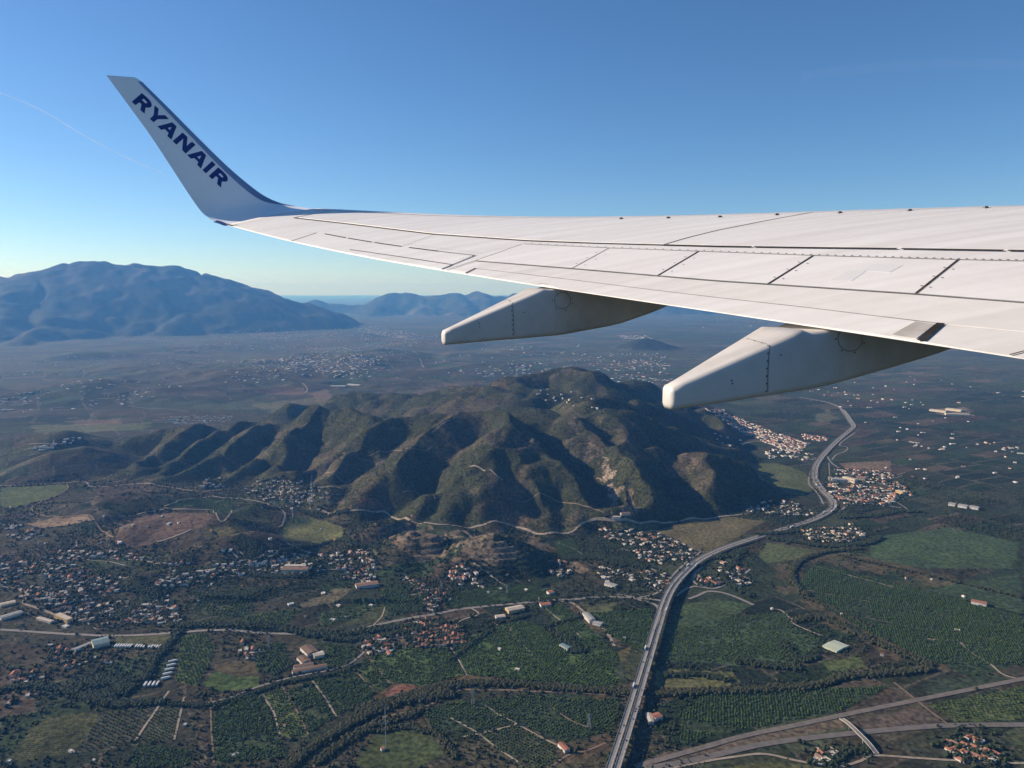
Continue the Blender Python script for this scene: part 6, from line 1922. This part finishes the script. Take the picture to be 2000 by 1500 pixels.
# single orchard trees: the ones that show largest
dist = np.hypot(OP[:, 0], OP[:, 1])
def px_of(P):
    x_ = P[:, 0]; y_ = P[:, 1]; z_ = P[:, 2] - CAM_H
    dep = y_ * math.cos(PITCH) - z_ * math.sin(PITCH); upv = y_ * math.sin(PITCH) + z_ * math.cos(PITCH)
    return 1000 + FPX * x_ / dep, 750 - FPX * upv / dep
opx, opy = px_of(OP)
vis = (opx > 5) & (opx < 1995) & (opy < 1495)
sc_ = np.where(vis & (OS > 1.2), OS / dist, 0)
pick = np.argsort(-sc_)[:300]
keepm = np.ones(len(OP), bool); keepm[pick] = False
scatter("orchard_trees", OP[keepm], OS[keepm], LEAF_O, "rows of small round dark green citrus trees filling the fields", "trees", seed=1)


def crown_mesh(seed):
    r_ = random.Random(seed)
    bm = bmesh.new()
    for k in range(7):
        an = k * 2.4; rad = .55 if k else 0
        m_ = Matrix.Translation((rad * math.cos(an) * r_.uniform(.7, 1.1), rad * math.sin(an) * r_.uniform(.7, 1.1), r_.uniform(-.3, .45))) @ Matrix.Scale(r_.uniform(.42, .62), 4)
        bmesh.ops.create_icosphere(bm, subdivisions=1, radius=1.0, matrix=m_)
    for v in bm.verts: v.co *= r_.uniform(.88, 1.14)
    m = bpy.data.meshes.new("crown"); bm.to_mesh(m); bm.free(); m.materials.append(LEAF_O)
    return m


def trunk_mesh():
    v = []; f_ = []
    for k, (z_, r_) in enumerate(((-.9, .13), (-.5, .10), (-.1, .08))):
        for j in range(6): v.append((r_ * math.cos(j * 1.047), r_ * math.sin(j * 1.047), z_))
    for k in range(2):
        for j in range(6): f_.append((k * 6 + j, k * 6 + (j + 1) % 6, k * 6 + 6 + (j + 1) % 6, k * 6 + 6 + j))
    b0 = len(v)
    for an in (0, 2.1, 4.2):   # limbs
        c, s_ = math.cos(an), math.sin(an)
        v += [(.05 * -s_, .05 * c, -.25), (-.05 * -s_, -.05 * c, -.25), (.5 * c, .5 * s_, .25)]; f_.append((b0, b0 + 1, b0 + 2)); b0 += 3
    m = bpy.data.meshes.new("trunk"); m.from_pydata(v, [], f_); m.materials.append(M_TRUNK)
    return m


CRM = [crown_mesh(k) for k in range(5)]; TRM = trunk_mesh()
FLAB = {6: "vine clump in the pale striped field", 11: "citrus tree in the light green grove strip", 19: "citrus tree in the dark field left of the viaduct",
        20: "citrus tree in the darkest field, bottom centre", 43: "citrus tree in the grove left of the light strip", 44: "small tree in the brownish grove, lower left",
        46: "citrus tree in the grove beside a track, bottom left", 12: "citrus tree in the dark grove right of the light strip", 49: "citrus tree in the dark field along the railway"}
for n_, i in enumerate(pick):
    root = empty("citrus_tree", tuple(OP[i]), random.uniform(0, 6.28)); s_ = float(OS[i]); root.scale = (s_, s_, s_ * random.uniform(.85, 1.05))
    for nm, m_ in (("crown", CRM[n_ % 5]), ("trunk", TRM)):
        o = bpy.data.objects.new(nm, m_); o.parent = root; COL.objects.link(o)
    fx = int(OI[i]); lab = FLAB.get(fx, f"citrus tree in {['far left', 'left', 'middle', 'right'][int(min(max(opx[i], 0), 1999) // 500)]} orchard near the bottom edge")
    sel = OI[pick] == fx; xs_, ys_ = opx[pick][sel], opy[pick][sel]
    grp = lab
    qx = int(np.clip((opx[i] - xs_.min()) / (np.ptp(xs_) + 1) * 4, 0, 3)); qy = int(np.clip((opy[i] - ys_.min()) / (np.ptp(ys_) + 1) * 3, 0, 2))
    lab += ", " + ["far left", "left", "right", "far right"][qx] + " " + ["back", "middle", "front"][qy]
    tag(root, lab, "tree", grp)


def band(pix, width, n, s0, s1, hsq=1.0):
    g = G([p[0] for p in pix], [p[1] for p in pix])
    C = smooth_path(g[:, :2], 4); N_ = normals2(C)
    n = int(n * 2.2); s0, s1 = s0 * .7, s1 * .74
    i = rs.integers(0, len(C), n); o_ = rs.normal(0, .22, n) * width
    q = C[i] + N_[i] * o_[:, None] + rs.normal(0, 2, (n, 2))
    s_ = rs.uniform(s0, s1, n)
    return np.c_[q, ground_z(q[:, 0], q[:, 1]) + s_ * .8], s_


RIV = [
    ([(545, 1520), (575, 1490), (600, 1468), (660, 1430), (720, 1396), (760, 1372), (820, 1352), (880, 1340)], 16, 900, 2.2, 5),
    ([(700, 1392), (760, 1375), (830, 1362), (880, 1355)], 36, 380, 2.5, 5.5),
    ([(880, 1340), (940, 1335), (1000, 1336), (1100, 1345), (1220, 1353), (1300, 1356)], 18, 750, 2.2, 4.5),
    ([(1300, 1356), (1380, 1352), (1480, 1348), (1590, 1340), (1640, 1325), (1700, 1318), (1780, 1312), (1815, 1306)], 18, 900, 2.2, 5),
    ([(620, 1490), (680, 1445), (740, 1415), (790, 1400), (830, 1385)], 20, 260, 2, 4.5),
    ([(840, 1425), (870, 1450), (890, 1480)], 12, 90, 2, 4),
    ([(740, 1430), (790, 1420), (830, 1430)], 12, 60, 2, 4),
    ([(1550, 1215), (1600, 1205), (1700, 1250), (1780, 1285), (1820, 1300)], 22, 420, 2, 4.5),
    ([(1680, 1072), (1620, 1078), (1570, 1092), (1548, 1115), (1552, 1140), (1575, 1165)], 16, 560, 2.2, 5),
    ([(1570, 1165), (1640, 1195), (1700, 1225)], 14, 120, 2, 4),
    ([(1640, 1085), (1750, 1110), (1900, 1145), (2000, 1168)], 14, 160, 2, 4),
]
rp = [band(*a) for a in RIV]
scatter("riverside_trees", np.concatenate([a for a, b in rp]), np.concatenate([b for a, b in rp]), LEAF_R, "olive brown belt of riverside trees following the meander", "trees", squash=1.0, seed=2)
DRK = [
    ([(330, 1375), (410, 1378), (480, 1360), (540, 1338), (600, 1326), (660, 1315), (700, 1298)], 8, 420, 1.8, 3.6),
    ([(330, 1222), (450, 1222), (540, 1228), (620, 1240), (700, 1236), (780, 1226), (860, 1222)], 24, 900, 2.2, 5.0),
    ([(640, 1245), (700, 1250), (800, 1234), (870, 1216)], 22, 360, 2.2, 4.8),
    ([(350, 1232), (330, 1258), (305, 1285), (290, 1315), (280, 1330)], 16, 420, 2.2, 5),
    ([(1395, 1090), (1430, 1085), (1450, 1075), (1425, 1110), (1412, 1130), (1440, 1150), (1470, 1165)], 22, 420, 2.2, 5),
    ([(1500, 1052), (1560, 1060), (1620, 1068), (1690, 1062), (1720, 1050)], 24, 520, 2.2, 5),
    ([(1480, 1045), (1540, 1040), (1570, 1035)], 20, 160, 2.2, 4.6),
    ([(1640, 1012), (1700, 1008), (1760, 1000), (1800, 1000)], 30, 300, 2.5, 5),
    ([(130, 1345), (200, 1330), (250, 1345), (170, 1365)], 40, 600, 2.2, 5),
    ([(0, 1350), (60, 1340), (130, 1350), (220, 1375), (320, 1372)], 20, 500, 2.2, 5),
    ([(560, 1080), (640, 1060), (700, 1065), (740, 1062)], 16, 420, 2, 4.6),
    ([(1040, 1075), (1020, 1100), (1040, 1130), (1060, 1145)], 26, 520, 2, 4.2),
    ([(1100, 1090), (1200, 1090), (1260, 1110)], 40, 700, 2, 4),
    ([(1160, 1060), (1180, 1090), (1220, 1105)], 40, 400, 2, 4),
    ([(560, 985), (610, 1005), (680, 1000)], 20, 300, 2, 4.2),
    ([(240, 1140), (300, 1160), (260, 1185), (230, 1210)], 46, 700, 2.2, 4.6),
    ([(380, 1150), (450, 1175), (520, 1150)], 40, 500, 2, 4.4),
    ([(880, 1290), (940, 1245), (965, 1230)], 6, 120, 2, 4),
    ([(955, 1210), (990, 1215), (1030, 1202)], 8, 110, 2, 4),
    ([(1070, 1222), (1110, 1212), (1140, 1205)], 6, 90, 2, 4),
    ([(1080, 1240), (1110, 1250), (1130, 1275)], 30, 260, 2, 4.4),
    ([(480, 1120), (540, 1128), (600, 1126)], 14, 260, 2, 4.2),
    ([(1300, 1320), (1360, 1318), (1430, 1330)], 16, 140, 2, 4),
    ([(1440, 1290), (1500, 1300), (1560, 1305)], 22, 220, 2, 4.4),
    ([(1530, 1255), (1560, 1290), (1590, 1285)], 18, 140, 2, 4.4),
    ([(1620, 1500), (1650, 1470), (1700, 1465)], 20, 90, 2, 4),
    ([(460, 1050), (500, 1080), (470, 1110)], 40, 520, 2, 4.2),
]
dp = [band(*a) for a in DRK]
# loose trees round the houses and over the smallholdings
hx = np.array([[h_[0], h_[1]] for h_ in HOUSES if math.hypot(h_[0], h_[1]) < 3600])
q = np.repeat(hx, 4, 0) + rs.normal(0, 13, (len(hx) * 4, 2)); s_ = rs.uniform(1.5, 3.8, len(q))
hd = np.min(np.stack([np.hypot(q[:, 0] - hx[k::7][:, 0][:, None], q[:, 1] - hx[k::7][:, 1][:, None]).min(0) if False else np.full(len(q), 99.) for k in range(1)]), 0)
dp.append((np.c_[q, ground_z(q[:, 0], q[:, 1]) + s_ * .8], s_))


def area_points(n, r0, r1, a0, a1):
    r_ = np.sqrt(rs.uniform(r0 * r0, r1 * r1, n)); t = rs.uniform(a0, a1, n)
    return r_ * np.sin(t), r_ * np.cos(t)


def gi_of(x_, y_, arr):
    r_ = np.hypot(x_, y_); t = np.arctan2(x_, y_)
    ci = np.clip(((t - TH[0]) / (TH[1] - TH[0])).round().astype(int), 0, NF - 1); ri = np.clip(np.searchsorted(RR, r_), 0, NR - 1)
    return arr[ri, ci]


x_, y_ = area_points(185000, 980, 3300, R(-41), R(41))
m = (gi_of(x_, y_, GK) == 0) & (gi_of(x_, y_, FIELD_ID) == 0) & ~(gi_of(x_, y_, BAREM) & (rs.random(len(x_)) < .85))
den = fbm(x_, y_, 120, 4, off=90)
m &= den + rs.normal(0, .22, len(x_)) > np.where(x_ < 300, .02, .22)
x_, y_ = x_[m], y_[m]; s_ = rs.uniform(.7, 1.6, len(x_)) * np.where(rs.random(len(x_)) < .25, 2.0, 1.0)
dp.append((np.c_[x_, y_, ground_z(x_, y_) + s_ * .75], s_))
scatter("scattered_trees", np.concatenate([a for a, b in dp]), np.concatenate([b for a, b in dp]), LEAF_D, "dark green trees and hedges between the houses and smallholdings", "trees", squash=1.0, seed=3)
# scrub on the hill
x_, y_ = area_points(150000, 2100, 4400, R(-40), R(24))
m = gi_of(x_, y_, GK) == 1
bm_ = fbm(x_, y_, 170, 4, off=30) + .35 * fbm(x_, y_, 45, 3, off=31)
m &= (rs.random(len(x_)) < np.where(bm_ > .2, .3, .9))
x_, y_ = x_[m], y_[m]; s_ = rs.uniform(.9, 2.3, len(x_)) * (1 + .5 * (rs.random(len(x_)) < .06))
scatter("hill_scrub", np.c_[x_, y_, ground_z(x_, y_) + s_ * .35], s_, LEAF_S, "dark olive scrub covering the slopes of the hill", "scrub", squash=.8, seed=4, sub=1)

# pale outcrops and boulders breaking through the scrub
x_, y_ = area_points(90000, 2100, 4000, R(-40), R(24))
m = gi_of(x_, y_, GK) == 1
bm_ = fbm(x_, y_, 90, 4, off=36) + .5 * fbm(x_, y_, 30, 3, off=37)
m &= (bm_ > .42) | (gi_of(x_, y_, BAREM) & (rs.random(len(x_)) < .45))
x_, y_ = x_[m], y_[m]; s_ = rs.uniform(.5, 1.7, len(x_))
M_ROCK = simple("limestone", (.30, .24, .185), (.20, .155, .12), .15, .95, .05)
scatter("rock_outcrops", np.c_[x_, y_, ground_z(x_, y_) + s_ * .2], s_, M_ROCK, "pale limestone outcrops scattered over the hill slopes", "rocks", squash=.7, seed=6, sub=1)


# ------------------------------------------------------------------ old condensation trails high in the sky
def contrail(label, pix, radius, dens):
    d = rays([p[0] for p in pix], [p[1] for p in pix])
    k = (9200 - CAM_H) / d[:, 2]
    P = np.c_[d[:, 0] * k, d[:, 1] * k, np.full(len(k), 9200.0)]
    C = spline(P, 24); T_ = np.gradient(C, axis=0); T_ /= np.linalg.norm(T_, axis=1, keepdims=True)
    S = np.cross(T_, (0, 0, 1)); S /= np.linalg.norm(S, axis=1, keepdims=True)
    v = []; f_ = []; m_ = 8
    for i in range(len(C)):
        rr = radius * (.9 + .1 * math.sin(i * 1.7)) * (.15 if i in (0, len(C) - 1) else 1)
        for j in range(m_):
            a = 2 * math.pi * j / m_; v.append(C[i] + S[i] * math.cos(a) * rr + np.array((0, 0, 1)) * math.sin(a) * rr)
    for i in range(len(C) - 1):
        for j in range(m_): f_.append((i * m_ + j, i * m_ + (j + 1) % m_, (i + 1) * m_ + (j + 1) % m_, (i + 1) * m_ + j))
    f_ += [tuple(reversed(range(m_))), tuple(range((len(C) - 1) * m_, len(C) * m_))]
    m = bpy.data.materials.new("ice_trail"); m.use_nodes = True; nt = m.node_tree; nt.nodes.remove(nt.nodes["Principled BSDF"])
    pv = nt.nodes.new("ShaderNodeVolumePrincipled"); pv.inputs["Color"].default_value = (.95, .97, 1, 1); pv.inputs["Density"].default_value = dens
    nt.links.new(pv.outputs[0], nt.nodes["Material Output"].inputs["Volume"])
    o = mesh_obj("contrail", v, f_, m)
    bm = bmesh.new(); bm.from_mesh(o.data); bmesh.ops.recalc_face_normals(bm, faces=bm.faces); bm.to_mesh(o.data); bm.free(); tag(o, label, "contrail")


contrail("thin faint contrail slanting down the sky left of the winglet", [(-40, 165), (0, 181), (80, 215), (160, 262), (240, 305), (325, 342)], 55, .0011)
contrail("wide faint streak of old contrail high above the wing root", [(1560, 150), (1650, 138), (1750, 129), (1880, 124), (2040, 128)], 260, .00005)

# ------------------------------------------------------------------ haze
def build_haze():
    m = bpy.data.materials.new("haze"); m.use_nodes = True
    nt = m.node_tree
    nt.nodes.remove(nt.nodes["Principled BSDF"])
    pv = nt.nodes.new("ShaderNodeVolumePrincipled")
    pv.inputs["Color"].default_value = (.13, .40, 1.0, 1)
    pv.inputs["Density"].default_value = 4.0e-5
    pv.inputs["Absorption Color"].default_value = (.82, .91, 1, 1)
    pv.inputs["Anisotropy"].default_value = 0.2
    nt.links.new(pv.outputs[0], nt.nodes["Material Output"].inputs["Volume"])
    lo = float(GZ.min()) - 1.5; hi = max(float(GZ.max()), CAM_H) + 40
    e = 97000.0
    v = [(-e, -e, lo), (e, -e, lo), (e, e, lo), (-e, e, lo), (-e, -e, hi), (e, -e, hi), (e, e, hi), (-e, e, hi)]
    f = [(3, 2, 1, 0), (4, 5, 6, 7), (0, 1, 5, 4), (1, 2, 6, 5), (2, 3, 7, 6), (3, 0, 4, 7)]
    o = mesh_obj("haze", v, f, m)
    tag(o, "pale blue haze thickening over the distant plain and mountains", "haze", kind="stuff")


build_haze()
